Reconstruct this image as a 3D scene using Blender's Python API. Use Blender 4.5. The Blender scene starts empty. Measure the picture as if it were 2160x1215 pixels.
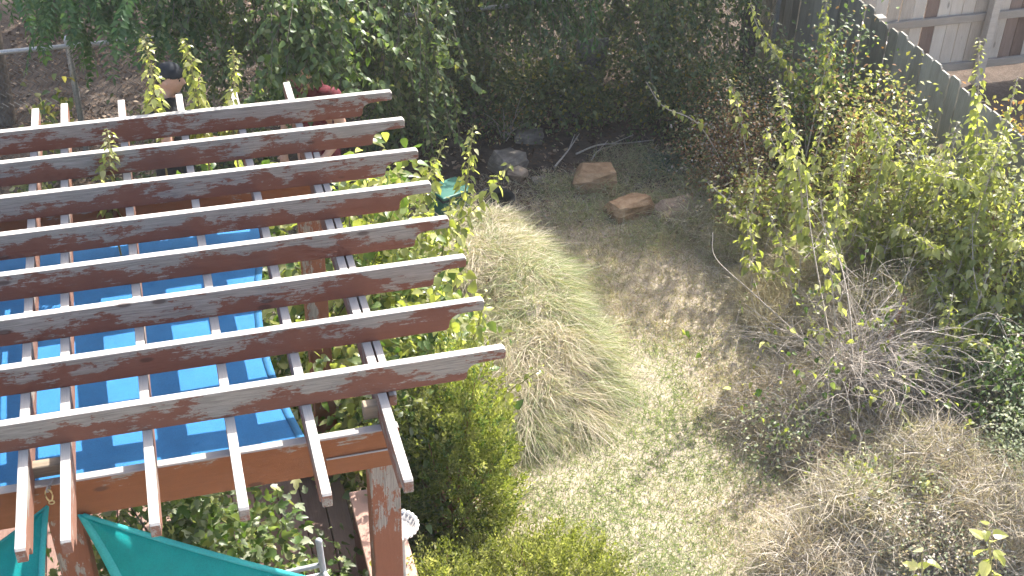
import bpy, bmesh, math, random
import numpy as np
from mathutils import Vector, Matrix

# ------------------------------------------------------------------ camera, sky, sun, exposure
scene = bpy.context.scene
C = scene.collection
S = 0.356                     # rafter spacing in metres
ZR = 2.55                     # height of the rafters' lower edge
PITCH, YAW, ROLL = 0.614367, -0.288117, 0.026911
CAM = np.array([1.81979 * S, -12.04244 * S, 10.12737 * S + ZR])
FPX = 2764.96                 # focal length in pixels of a 2160 px wide frame

def cam_axes():
    cp, sp, c, s = math.cos(PITCH), math.sin(PITCH), math.cos(YAW), math.sin(YAW)
    fw = np.array([-s * cp, c * cp, -sp]); rt = np.array([c, s, 0.0]); up = np.cross(rt, fw)
    cr, sr = math.cos(ROLL), math.sin(ROLL)
    return fw, cr * rt + sr * up, -sr * rt + cr * up
FW, RT, UP = cam_axes()
cd = bpy.data.cameras.new('camera'); cam = bpy.data.objects.new('camera', cd); C.objects.link(cam)
cam.matrix_world = Matrix(((RT[0], UP[0], -FW[0], CAM[0]), (RT[1], UP[1], -FW[1], CAM[1]), (RT[2], UP[2], -FW[2], CAM[2]), (0, 0, 0, 1)))
cd.sensor_width = 36.0; cd.sensor_fit = 'HORIZONTAL'; cd.lens = 36.0 * FPX / 2160.0
cd.clip_start = 0.05; cd.clip_end = 500.0
scene.camera = cam

SUN = np.array([0.70, 0.73, 1.0]); SUN = SUN / np.linalg.norm(SUN)
world = bpy.data.worlds.new('World'); scene.world = world; world.use_nodes = True
nt = world.node_tree; nt.nodes.clear()
sky = nt.nodes.new('ShaderNodeTexSky'); sky.sky_type = 'NISHITA'; sky.sun_disc = False
sky.sun_elevation = math.asin(SUN[2]); sky.sun_rotation = math.atan2(SUN[0], SUN[1])
sky.air_density = 1.0; sky.dust_density = 4.0; sky.ozone_density = 0.6
bg = nt.nodes.new('ShaderNodeBackground'); bg.inputs['Strength'].default_value = 0.15
wo = nt.nodes.new('ShaderNodeOutputWorld')
nt.links.new(sky.outputs[0], bg.inputs[0]); nt.links.new(bg.outputs[0], wo.inputs[0])
sl = bpy.data.lights.new('sun', 'SUN'); sl.energy = 4.3; sl.angle = math.radians(0.53); sl.color = (1.0, 0.965, 0.905)
so = bpy.data.objects.new('sun', sl); C.objects.link(so)
so.rotation_euler = Vector(SUN).to_track_quat('Z', 'Y').to_euler()
scene.view_settings.view_transform = 'Standard'; scene.view_settings.look = 'None'
scene.view_settings.gamma = 1.0; scene.view_settings.use_curve_mapping = False
scene.view_settings.exposure = 1.55
scene.cycles.use_adaptive_sampling = True; scene.cycles.adaptive_threshold = 0.03; scene.cycles.adaptive_min_samples = 16
scene.cycles.max_bounces = 5; scene.cycles.diffuse_bounces = 3; scene.cycles.glossy_bounces = 2; scene.cycles.transmission_bounces = 4
scene.cycles.use_denoising = True

# ------------------------------------------------------------------ helpers
rng = np.random.default_rng(7)
random.seed(7)

def ray(px, py):
    return FW + RT * (px - 1080.0) / FPX - UP * (py - 607.5) / FPX
def at(px, py, Y=None, Z=None):
    d = ray(px, py)
    k = (Y - CAM[1]) / d[1] if Y is not None else (Z - CAM[2]) / d[2]
    return CAM + k * d
def V(*a): return np.array(a, float)

def mesh_np(name, verts, faces, mats, parent=None, fmat=None, smooth=False):
    """faces: (n,k) int array or list of such arrays"""
    if not isinstance(faces, (list, tuple)): faces = [faces]
    me = bpy.data.meshes.new(name)
    verts = np.asarray(verts, np.float32)
    nl = sum(f.size for f in faces); nf = sum(len(f) for f in faces)
    me.vertices.add(len(verts)); me.vertices.foreach_set('co', verts.ravel())
    me.loops.add(nl); me.polygons.add(nf)
    me.loops.foreach_set('vertex_index', np.concatenate([f.ravel() for f in faces]).astype(np.int32))
    tot = np.concatenate([np.full(len(f), f.shape[1]) for f in faces])
    st = np.concatenate([[0], np.cumsum(tot)[:-1]])
    me.polygons.foreach_set('loop_start', st.astype(np.int32))
    if fmat is not None: me.polygons.foreach_set('material_index', np.asarray(fmat, np.int32))
    if smooth: me.polygons.foreach_set('use_smooth', np.ones(nf, bool))
    me.update(calc_edges=True)
    for m in (mats if isinstance(mats, (list, tuple)) else [mats]): me.materials.append(m)
    return link(name, me, parent)

def link(name, me, parent=None):
    o = bpy.data.objects.new(name, me); C.objects.link(o)
    if parent is not None: o.parent = parent
    return o
def thing(name, label, cat, loc=(0, 0, 0), rz=0.0, group=None):
    o = bpy.data.objects.new(name, None); C.objects.link(o)
    o.empty_display_size = 0.1
    o.location = loc; o.rotation_euler = (0, 0, rz)
    return tag(o, label, cat, group)
def tag(o, label=None, cat=None, group=None, kind=None):
    if label: o['label'] = label
    if cat: o['category'] = cat
    if group: o['group'] = group
    if kind: o['kind'] = kind
    return o
def bm_obj(name, bm, m, parent=None, smooth=False):
    me = bpy.data.meshes.new(name); bm.normal_update(); bm.to_mesh(me); bm.free()
    for x in (m if isinstance(m, (list, tuple)) else [m]): me.materials.append(x)
    if smooth:
        for p in me.polygons: p.use_smooth = True
    return link(name, me, parent)
def add_box(bm, lo, hi):
    x0, y0, z0 = lo; x1, y1, z1 = hi
    v = [bm.verts.new(c) for c in ((x0, y0, z0), (x1, y0, z0), (x1, y1, z0), (x0, y1, z0), (x0, y0, z1), (x1, y0, z1), (x1, y1, z1), (x0, y1, z1))]
    for f in ((0, 3, 2, 1), (4, 5, 6, 7), (0, 1, 5, 4), (1, 2, 6, 5), (2, 3, 7, 6), (3, 0, 4, 7)): bm.faces.new([v[i] for i in f])
    return v
def bevel(bm, w=0.004, seg=1):
    bmesh.ops.bevel(bm, geom=[e for e in bm.edges], offset=w, segments=seg, profile=0.5, affect='EDGES', clamp_overlap=True)
def box(name, lo, hi, m, parent=None, bev=0.004):
    bm = bmesh.new(); add_box(bm, lo, hi)
    if bev: bevel(bm, bev)
    return bm_obj(name, bm, m, parent)
def prism(name, poly, axis, a0, a1, m, parent=None, bev=0.004, jitter=None):
    """extrude a 2-D outline: axis 'y' -> poly in XZ, axis 'x' -> poly in YZ"""
    bm = bmesh.new()
    def P(u, w, t): return (u, t, w) if axis == 'y' else (t, u, w)
    A = [bm.verts.new(P(u, w, a0)) for u, w in poly]; B = [bm.verts.new(P(u, w, a1)) for u, w in poly]
    n = len(poly)
    bm.faces.new(A); bm.faces.new(B[::-1])
    for i in range(n): bm.faces.new((A[i], B[i], B[(i + 1) % n], A[(i + 1) % n]))
    bmesh.ops.recalc_face_normals(bm, faces=bm.faces[:])
    if bev:
        bmesh.ops.bevel(bm, geom=[e for e in bm.edges if e.calc_face_angle(0) > 0.9], offset=bev, segments=2, profile=0.6, affect='EDGES', clamp_overlap=True)
    return bm_obj(name, bm, m, parent)

def tubes(paths, sides=5):
    """paths: list of (pts (n,3), radii (n,)) -> verts, quads"""
    vs, fs, off = [], [], 0
    ang = np.arange(sides) * 2 * math.pi / sides
    ca, sa = np.cos(ang), np.sin(ang)
    for pts, rad in paths:
        pts = np.asarray(pts, float); n = len(pts)
        rad = np.broadcast_to(np.asarray(rad, float), (n,))
        t = np.gradient(pts, axis=0); t /= np.linalg.norm(t, axis=1, keepdims=True) + 1e-9
        ref = np.array([0.0, 0, 1]) if abs(t[0][2]) < 0.9 else np.array([1.0, 0, 0])
        a = np.cross(t, ref); a /= np.linalg.norm(a, axis=1, keepdims=True) + 1e-9
        b = np.cross(t, a)
        ring = pts[:, None, :] + rad[:, None, None] * (a[:, None, :] * ca[None, :, None] + b[:, None, :] * sa[None, :, None])
        vs.append(ring.reshape(-1, 3))
        i = np.arange(n - 1)[:, None] * sides; k = np.arange(sides)[None, :]; k2 = (k + 1) % sides
        q = np.stack([i + k, i + k2, i + sides + k2, i + sides + k], -1).reshape(-1, 4) + off
        fs.append(q); off += n * sides
    return np.concatenate(vs), np.concatenate(fs)
def tube_obj(name, paths, m, parent=None, sides=5):
    v, f = tubes(paths, sides)
    return mesh_np(name, v, f, m, parent, smooth=True)
def curve(pts, n=8):
    """Catmull-Rom through points"""
    P = np.asarray(pts, float)
    if len(P) == 2: return P[0] + (P[1] - P[0]) * np.linspace(0, 1, n)[:, None]
    Q = np.vstack([2 * P[0] - P[1], P, 2 * P[-1] - P[-2]]); out = []
    for i in range(len(P) - 1):
        t = np.linspace(0, 1, n, endpoint=(i == len(P) - 2))[:, None]
        p0, p1, p2, p3 = Q[i:i + 4]
        out.append(0.5 * ((2 * p1) + (p2 - p0) * t + (2 * p0 - 5 * p1 + 4 * p2 - p3) * t ** 2 + (-p0 + 3 * p1 - 3 * p2 + p3) * t ** 3))
    return np.concatenate(out)
def unit(v): return v / (np.linalg.norm(v, axis=-1, keepdims=True) + 1e-9)

# ------------------------------------------------------------------ materials
def new_mat(name):
    m = bpy.data.materials.new(name); m.use_nodes = True; t = m.node_tree; t.nodes.clear()
    return m, t, t.nodes, t.links
def ramp(N, stops):
    r = N.new('ShaderNodeValToRGB'); el = r.color_ramp.elements
    while len(el) < len(stops): el.new(0.5)
    for e, (p, c) in zip(el, stops): e.position = p; e.color = (*c, 1)
    return r
def noise(N, L, vec, scale, detail=5, rough=0.6):
    n = N.new('ShaderNodeTexNoise'); n.inputs['Scale'].default_value = scale; n.inputs['Detail'].default_value = detail; n.inputs['Roughness'].default_value = rough
    if vec is not None: L.new(vec, n.inputs['Vector'])
    return n
def mapping(N, L, vec, scale=(1, 1, 1), loc=(0, 0, 0)):
    m = N.new('ShaderNodeMapping'); m.inputs['Scale'].default_value = scale; m.inputs['Location'].default_value = loc
    L.new(vec, m.inputs['Vector']); return m
def math_n(N, L, op, a, b=None, c=None):
    n = N.new('ShaderNodeMath'); n.operation = op
    for i, x in enumerate((a, b, c)):
        if x is None: continue
        if isinstance(x, (int, float)): n.inputs[i].default_value = x
        else: L.new(x, n.inputs[i])
    return n.outputs[0]
def mixc(N, L, fac, a, b, mode='MIX'):
    n = N.new('ShaderNodeMix'); n.data_type = 'RGBA'; n.blend_type = mode
    def s(sock, x):
        if isinstance(x, tuple): sock.default_value = (*x, 1)
        elif isinstance(x, (int, float)): sock.default_value = x
        else: L.new(x, sock)
    s(n.inputs[0], fac); s(n.inputs[6], a); s(n.inputs[7], b)
    return n.outputs[2]

def leaf_mat(name, stops, trans=0.45, rough=0.5, spec=0.35, tint=1.25):
    """leaf: colour varies from leaf to leaf, light passes through the blade"""
    m, t, N, L = new_mat(name)
    g = N.new('ShaderNodeNewGeometry'); oi = N.new('ShaderNodeObjectInfo')
    v = math_n(N, L, 'FRACT', math_n(N, L, 'ADD', g.outputs['Random Per Island'], oi.outputs['Random']))
    r = ramp(N, stops); L.new(v, r.inputs[0])
    p = N.new('ShaderNodeBsdfPrincipled'); p.inputs['Roughness'].default_value = rough; p.inputs['Specular IOR Level'].default_value = spec
    L.new(r.outputs[0], p.inputs['Base Color'])
    tr = N.new('ShaderNodeBsdfTranslucent')
    L.new(mixc(N, L, 1.0, r.outputs[0], (tint, tint * 1.05, tint * 0.5), 'MULTIPLY'), tr.inputs['Color'])
    mx = N.new('ShaderNodeMixShader'); mx.inputs[0].default_value = trans
    L.new(p.outputs[0], mx.inputs[1]); L.new(tr.outputs[0], mx.inputs[2])
    o = N.new('ShaderNodeOutputMaterial'); L.new(mx.outputs[0], o.inputs[0])
    return m
def bark_mat(name, c0, c1, scale=40):
    m, t, N, L = new_mat(name)
    g = N.new('ShaderNodeNewGeometry')
    n = noise(N, L, mapping(N, L, g.outputs['Position'], (1, 1, 0.35)).outputs[0], scale)
    r = ramp(N, [(0.3, c0), (0.7, c1)]); L.new(n.outputs['Fac'], r.inputs[0])
    p = N.new('ShaderNodeBsdfPrincipled'); p.inputs['Roughness'].default_value = 0.9; p.inputs['Specular IOR Level'].default_value = 0.15
    L.new(r.outputs[0], p.inputs['Base Color'])
    b = N.new('ShaderNodeBump'); b.inputs['Strength'].default_value = 0.5; b.inputs['Distance'].default_value = 0.01
    L.new(n.outputs['Fac'], b.inputs['Height']); L.new(b.outputs[0], p.inputs['Normal'])
    o = N.new('ShaderNodeOutputMaterial'); L.new(p.outputs[0], o.inputs[0])
    return m
def plain_mat(name, c, rough=0.5, metal=0.0, var=0.15, scale=30, spec=0.4, bump=0.1):
    m, t, N, L = new_mat(name)
    g = N.new('ShaderNodeNewGeometry'); n = noise(N, L, g.outputs['Position'], scale, 6)
    d = tuple(max(0, x * (1 - var)) for x in c); u = tuple(min(1, x * (1 + var)) for x in c)
    r = ramp(N, [(0.3, d), (0.7, u)]); L.new(n.outputs['Fac'], r.inputs[0])
    p = N.new('ShaderNodeBsdfPrincipled'); p.inputs['Roughness'].default_value = rough; p.inputs['Metallic'].default_value = metal; p.inputs['Specular IOR Level'].default_value = spec
    L.new(r.outputs[0], p.inputs['Base Color'])
    if bump:
        b = N.new('ShaderNodeBump'); b.inputs['Strength'].default_value = bump; b.inputs['Distance'].default_value = 0.005
        L.new(n.outputs['Fac'], b.inputs['Height']); L.new(b.outputs[0], p.inputs['Normal'])
    o = N.new('ShaderNodeOutputMaterial'); L.new(p.outputs[0], o.inputs[0])
    return m

def painted_wood(name, along, paint0, paint1, peel=0.5, top_grey=True, grain=1.0):
    """brown stain peeling off grey weathered timber; bare grey on the upper side, along = grain axis 'x' or 'y'"""
    m, t, N, L = new_mat(name)
    g = N.new('ShaderNodeNewGeometry'); tc = N.new('ShaderNodeTexCoord'); oi = N.new('ShaderNodeObjectInfo')
    sc = {'x': (1, 6, 6), 'y': (6, 1, 6), 'z': (6, 6, 1)}[along]
    sc2 = {'x': (1, 26, 26), 'y': (26, 1, 26), 'z': (26, 26, 1)}[along]
    pos = g.outputs['Position']
    big = noise(N, L, mapping(N, L, pos, tuple(s ** 0.5 for s in sc)).outputs[0], 3.4, 9, 0.74)
    flake = noise(N, L, mapping(N, L, pos, sc2).outputs[0], 5.0, 5, 0.75)
    grn = noise(N, L, mapping(N, L, pos, sc2).outputs[0], 7.0, 6, 0.65)
    sep = N.new('ShaderNodeSeparateXYZ'); L.new(tc.outputs['Generated'], sep.inputs[0])
    hz = sep.outputs['Z']
    # peel mask: more bare wood high on the face
    a = math_n(N, L, 'MULTIPLY_ADD', big.outputs['Fac'], 3.2, -1.6)
    a = math_n(N, L, 'ADD', a, math_n(N, L, 'MULTIPLY_ADD', hz, 0.62, -0.40))
    a = math_n(N, L, 'ADD', a, math_n(N, L, 'MULTIPLY_ADD', flake.outputs['Fac'], 0.85, -0.425))
    a = math_n(N, L, 'ADD', a, math_n(N, L, 'MULTIPLY_ADD', oi.outputs['Random'], 0.16, peel - 0.5 - 0.08))
    mk = ramp(N, [(0.0, (0, 0, 0)), (0.06, (1, 1, 1))]); L.new(a, mk.inputs[0])
    mask = mk.outputs[0]
    sn = N.new('ShaderNodeSeparateXYZ'); L.new(g.outputs['Normal'], sn.inputs[0])
    up = ramp(N, [(0.55, (0, 0, 0)), (0.7, (1, 1, 1))]); L.new(sn.outputs['Z'], up.inputs[0])
    if top_grey:
        tm = ramp(N, [(0.24, (0, 0, 0)), (0.34, (1, 1, 1))]); L.new(big.outputs['Fac'], tm.inputs[0])
        mask = mixc(N, L, math_n(N, L, 'MULTIPLY', up.outputs[0], tm.outputs[0]), mask, (1, 1, 1))
    paint = ramp(N, [(0.2, paint0), (0.8, paint1)]); L.new(big.outputs['Fac'], paint.inputs[0])
    paintc = mixc(N, L, math_n(N, L, 'MULTIPLY', grn.outputs['Fac'], 0.55), paint.outputs[0], tuple(x * 0.62 for x in paint0))
    grey = ramp(N, [(0.22, (0.12, 0.105, 0.09)), (0.5, (0.25, 0.228, 0.20)), (0.8, (0.39, 0.36, 0.325))]); L.new(grn.outputs['Fac'], grey.inputs[0])
    greyt = mixc(N, L, up.outputs[0], grey.outputs[0], mixc(N, L, 0.6, grey.outputs[0], (0.55, 0.52, 0.48)))
    col = mixc(N, L, mask, paintc, greyt)
    # knots
    vo = N.new('ShaderNodeTexVoronoi'); vo.inputs['Scale'].default_value = 1.0
    L.new(mapping(N, L, pos, tuple({1: 3.0, 6: 7.0}[s] for s in sc)).outputs[0], vo.inputs['Vector'])
    kn = ramp(N, [(0.075, (1, 1, 1)), (0.12, (0, 0, 0))]); L.new(vo.outputs['Distance'], kn.inputs[0])
    col = mixc(N, L, math_n(N, L, 'MULTIPLY', kn.outputs[0], 0.7), col, (0.06, 0.035, 0.028))
    p = N.new('ShaderNodeBsdfPrincipled'); p.inputs['Roughness'].default_value = 0.78; p.inputs['Specular IOR Level'].default_value = 0.25
    L.new(col, p.inputs['Base Color'])
    b = N.new('ShaderNodeBump'); b.inputs['Strength'].default_value = 0.45; b.inputs['Distance'].default_value = 0.004
    L.new(math_n(N, L, 'SUBTRACT', grn.outputs['Fac'], math_n(N, L, 'MULTIPLY', mask, 0.35)), b.inputs['Height']); L.new(b.outputs[0], p.inputs['Normal'])
    o = N.new('ShaderNodeOutputMaterial'); L.new(p.outputs[0], o.inputs[0])
    return m
def raw_wood(name, stops, along='z', scale=7.0):
    """bare weathered boards, tone varies from board to board"""
    m, t, N, L = new_mat(name)
    g = N.new('ShaderNodeNewGeometry'); oi = N.new('ShaderNodeObjectInfo')
    s2 = {'x': (1, 22, 22), 'y': (22, 1, 22), 'z': (22, 22, 1)}[along]
    off = N.new('ShaderNodeVectorMath'); off.operation = 'SCALE'; off.inputs[0].default_value = (9, 7, 5); L.new(oi.outputs['Random'], off.inputs['Scale'])
    ad = N.new('ShaderNodeVectorMath'); ad.operation = 'ADD'; L.new(g.outputs['Position'], ad.inputs[0]); L.new(off.outputs[0], ad.inputs[1])
    grn = noise(N, L, mapping(N, L, ad.outputs[0], s2).outputs[0], scale, 6, 0.65)
    bl = noise(N, L, mapping(N, L, ad.outputs[0], tuple(x ** 0.4 for x in s2)).outputs[0], 3.0, 5, 0.6)
    v = math_n(N, L, 'ADD', math_n(N, L, 'MULTIPLY', grn.outputs['Fac'], 0.5), math_n(N, L, 'MULTIPLY', bl.outputs['Fac'], 0.5))
    v = math_n(N, L, 'ADD', v, math_n(N, L, 'MULTIPLY_ADD', oi.outputs['Random'], 0.44, -0.22))
    r = ramp(N, stops); L.new(v, r.inputs[0])
    vo = N.new('ShaderNodeTexVoronoi'); vo.inputs['Scale'].default_value = 1.0
    L.new(mapping(N, L, ad.outputs[0], tuple(2.2 if x == 1 else 6.5 for x in s2)).outputs[0], vo.inputs['Vector'])
    kn = ramp(N, [(0.06, (1, 1, 1)), (0.11, (0, 0, 0))]); L.new(vo.outputs['Distance'], kn.inputs[0])
    col = mixc(N, L, math_n(N, L, 'MULTIPLY', kn.outputs[0], 0.6), r.outputs[0], tuple(x * 0.4 for x in stops[0][1]))
    p = N.new('ShaderNodeBsdfPrincipled'); p.inputs['Roughness'].default_value = 0.85; p.inputs['Specular IOR Level'].default_value = 0.2
    L.new(col, p.inputs['Base Color'])
    b = N.new('ShaderNodeBump'); b.inputs['Strength'].default_value = 0.4; b.inputs['Distance'].default_value = 0.004
    L.new(grn.outputs['Fac'], b.inputs['Height']); L.new(b.outputs[0], p.inputs['Normal'])
    o = N.new('ShaderNodeOutputMaterial'); L.new(p.outputs[0], o.inputs[0])
    return m
def fabric(name, c, weave=420.0, trans=0.3):
    m, t, N, L = new_mat(name)
    g = N.new('ShaderNodeNewGeometry')
    wv = N.new('ShaderNodeTexWave'); wv.inputs['Scale'].default_value = weave / 6; wv.inputs['Distortion'].default_value = 1.5
    L.new(g.outputs['Position'], wv.inputs['Vector'])
    n = noise(N, L, g.outputs['Position'], 6.0, 8, 0.7); n2 = noise(N, L, g.outputs['Position'], 160.0, 2)
    f = math_n(N, L, 'ADD', math_n(N, L, 'MULTIPLY', n.outputs['Fac'], 0.55), math_n(N, L, 'MULTIPLY', n2.outputs['Fac'], 0.45))
    r = ramp(N, [(0.3, tuple(x * 0.78 for x in c)), (0.7, tuple(min(1, x * 1.18) for x in c))]); L.new(f, r.inputs[0])
    p = N.new('ShaderNodeBsdfPrincipled'); p.inputs['Roughness'].default_value = 0.75; p.inputs['Specular IOR Level'].default_value = 0.25
    L.new(r.outputs[0], p.inputs['Base Color'])
    b = N.new('ShaderNodeBump'); b.inputs['Strength'].default_value = 0.25; b.inputs['Distance'].default_value = 0.003
    L.new(math_n(N, L, 'ADD', wv.outputs['Fac'], n2.outputs['Fac']), b.inputs['Height']); L.new(b.outputs[0], p.inputs['Normal'])
    tr = N.new('ShaderNodeBsdfTranslucent'); L.new(r.outputs[0], tr.inputs[0])
    mx = N.new('ShaderNodeMixShader'); mx.inputs[0].default_value = trans; L.new(p.outputs[0], mx.inputs[1]); L.new(tr.outputs[0], mx.inputs[2])
    o = N.new('ShaderNodeOutputMaterial'); L.new(mx.outputs[0], o.inputs[0])
    return m
def ground_mat():
    m, t, N, L = new_mat('dry_soil')
    g = N.new('ShaderNodeNewGeometry'); pos = g.outputs['Position']
    a = noise(N, L, pos, 1.1, 8, 0.65); b = noise(N, L, pos, 9.0, 8, 0.7); c = noise(N, L, pos, 70.0, 4, 0.7)
    v = math_n(N, L, 'ADD', math_n(N, L, 'MULTIPLY', a.outputs['Fac'], 0.35), math_n(N, L, 'ADD', math_n(N, L, 'MULTIPLY', b.outputs['Fac'], 0.35), math_n(N, L, 'MULTIPLY', c.outputs['Fac'], 0.3)))
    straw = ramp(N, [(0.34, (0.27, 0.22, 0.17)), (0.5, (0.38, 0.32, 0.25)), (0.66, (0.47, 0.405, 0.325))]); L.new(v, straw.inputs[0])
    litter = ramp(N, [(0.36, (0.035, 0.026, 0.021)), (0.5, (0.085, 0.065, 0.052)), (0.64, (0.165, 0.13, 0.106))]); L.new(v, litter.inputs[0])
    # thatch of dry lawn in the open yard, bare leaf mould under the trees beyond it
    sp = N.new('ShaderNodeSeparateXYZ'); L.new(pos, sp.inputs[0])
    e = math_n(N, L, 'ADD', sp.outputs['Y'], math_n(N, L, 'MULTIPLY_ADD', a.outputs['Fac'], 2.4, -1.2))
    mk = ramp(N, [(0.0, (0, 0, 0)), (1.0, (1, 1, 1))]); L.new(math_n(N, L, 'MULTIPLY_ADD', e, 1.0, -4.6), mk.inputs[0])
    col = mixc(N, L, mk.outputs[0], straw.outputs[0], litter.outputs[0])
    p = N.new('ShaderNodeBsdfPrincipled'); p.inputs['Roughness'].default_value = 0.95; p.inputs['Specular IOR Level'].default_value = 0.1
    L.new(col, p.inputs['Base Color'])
    bp = N.new('ShaderNodeBump'); bp.inputs['Strength'].default_value = 0.8; bp.inputs['Distance'].default_value = 0.03
    L.new(v, bp.inputs['Height']); L.new(bp.outputs[0], p.inputs['Normal'])
    o = N.new('ShaderNodeOutputMaterial'); L.new(p.outputs[0], o.inputs[0])
    return m
def rock_mat(name, stops):
    m, t, N, L = new_mat(name)
    g = N.new('ShaderNodeNewGeometry'); pos = g.outputs['Position']
    a = noise(N, L, pos, 7.0, 10, 0.7); b = noise(N, L, mapping(N, L, pos, (4, 4, 30)).outputs[0], 2.0, 6, 0.6)
    v = math_n(N, L, 'ADD', math_n(N, L, 'MULTIPLY', a.outputs['Fac'], 0.65), math_n(N, L, 'MULTIPLY', b.outputs['Fac'], 0.35))
    r = ramp(N, stops); L.new(v, r.inputs[0])
    p = N.new('ShaderNodeBsdfPrincipled'); p.inputs['Roughness'].default_value = 0.9; p.inputs['Specular IOR Level'].default_value = 0.2
    L.new(r.outputs[0], p.inputs['Base Color'])
    bp = N.new('ShaderNodeBump'); bp.inputs['Strength'].default_value = 0.7; bp.inputs['Distance'].default_value = 0.015
    f = noise(N, L, pos, 40, 8, 0.7); L.new(math_n(N, L, 'ADD', v, math_n(N, L, 'MULTIPLY', f.outputs['Fac'], 0.4)), bp.inputs['Height']); L.new(bp.outputs[0], p.inputs['Normal'])
    o = N.new('ShaderNodeOutputMaterial'); L.new(p.outputs[0], o.inputs[0])
    return m

M = {}
M['rafter'] = painted_wood('peeling_stain_rafter', 'x', (0.165, 0.070, 0.047), (0.24, 0.110, 0.076), peel=0.53)
M['joist'] = painted_wood('peeling_stain_joist', 'y', (0.20, 0.10, 0.07), (0.27, 0.15, 0.11), peel=0.40)
M['beam'] = painted_wood('red_brown_stain_beam', 'x', (0.20, 0.080, 0.036), (0.29, 0.120, 0.055), peel=0.18)
M['post'] = painted_wood('red_brown_stain_post', 'z', (0.22, 0.088, 0.05), (0.29, 0.125, 0.075), peel=0.22, top_grey=False)
M['block'] = raw_wood('old_lumber', [(0.3, (0.16, 0.12, 0.085)), (0.7, (0.36, 0.30, 0.22))], 'x')
M['deck'] = raw_wood('deck_boards', [(0.3, (0.17, 0.10, 0.078)), (0.7, (0.30, 0.195, 0.155))], 'y')
M['pinkboard'] = raw_wood('faded_red_board', [(0.3, (0.36, 0.225, 0.175)), (0.7, (0.48, 0.32, 0.26))], 'y')
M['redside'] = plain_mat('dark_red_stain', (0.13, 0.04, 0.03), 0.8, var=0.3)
M['fence_grey'] = raw_wood('grey_fence_boards', [(0.25, (0.155, 0.142, 0.115)), (0.5, (0.265, 0.248, 0.208)), (0.75, (0.38, 0.36, 0.31))])
M['fence_pale'] = raw_wood('pale_fence_boards', [(0.25, (0.34, 0.295, 0.245)), (0.5, (0.47, 0.42, 0.36)), (0.75, (0.56, 0.52, 0.46))])
M['fence_dark'] = raw_wood('dark_fence_boards', [(0.3, (0.12, 0.082, 0.065)), (0.7, (0.23, 0.17, 0.14))])
M['fence_rail'] = raw_wood('fence_rails', [(0.3, (0.30, 0.265, 0.225)), (0.7, (0.47, 0.43, 0.38))], 'x')
M['blue'] = fabric('blue_shade_cloth', (0.030, 0.180, 0.42), trans=0.04)
M['bluehem'] = fabric('blue_hem', (0.028, 0.15, 0.31), trans=0.05)
M['teal'] = fabric('teal_shade_cloth', (0.014, 0.42, 0.41), trans=0.5)
M['tealhem'] = fabric('teal_hem', (0.05, 0.42, 0.41), trans=0.15)
M['brass'] = plain_mat('brass_plated_steel', (0.62, 0.56, 0.33), 0.35, 0.8, 0.1)
M['steel'] = plain_mat('galvanised_steel', (0.42, 0.43, 0.44), 0.45, 0.6, 0.2, 60)
M['oldsteel'] = plain_mat('dull_fence_steel', (0.13, 0.133, 0.133), 0.6, 0.2, 0.25, 60)
M['greypaint'] = plain_mat('grey_painted_tube', (0.42, 0.44, 0.47), 0.45, 0.0, 0.12)
M['greyboard'] = raw_wood('grey_sheet', [(0.3, (0.24, 0.235, 0.23)), (0.7, (0.32, 0.315, 0.31))])
M['ground'] = ground_mat()
M['rock_orange'] = rock_mat('orange_sandstone', [(0.34, (0.17, 0.105, 0.058)), (0.5, (0.31, 0.195, 0.110)), (0.66, (0.47, 0.33, 0.205))])
M['rock_tan'] = rock_mat('tan_sandstone', [(0.34, (0.19, 0.13, 0.092)), (0.5, (0.32, 0.235, 0.17)), (0.66, (0.47, 0.37, 0.27))])
M['rock_grey'] = rock_mat('grey_stone', [(0.34, (0.10, 0.085, 0.072)), (0.5, (0.18, 0.155, 0.13)), (0.66, (0.34, 0.29, 0.245))])
M['greenplastic'] = plain_mat('green_plastic', (0.03, 0.135, 0.10), 0.45, var=0.1)
M['blackplastic'] = plain_mat('black_plastic', (0.012, 0.013, 0.014), 0.4, var=0.2)
M['white'] = plain_mat('white_glaze', (0.78, 0.78, 0.76), 0.35, var=0.05)
M['greystone'] = plain_mat('grey_cast_stone', (0.40, 0.385, 0.37), 0.8, var=0.15)
M['bark'] = bark_mat('grey_bark', (0.10, 0.08, 0.065), (0.23, 0.195, 0.165))
M['darkbark'] = bark_mat('dark_bark', (0.045, 0.038, 0.034), (0.13, 0.11, 0.095), 25)
M['twig'] = bark_mat('grey_twig', (0.30, 0.255, 0.21), (0.54, 0.48, 0.42), 60)
M['redtwig'] = bark_mat('red_brown_stem', (0.19, 0.095, 0.055), (0.34, 0.19, 0.12), 50)
M['greentwig'] = bark_mat('green_stem', (0.20, 0.19, 0.08), (0.36, 0.33, 0.17), 60)
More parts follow.
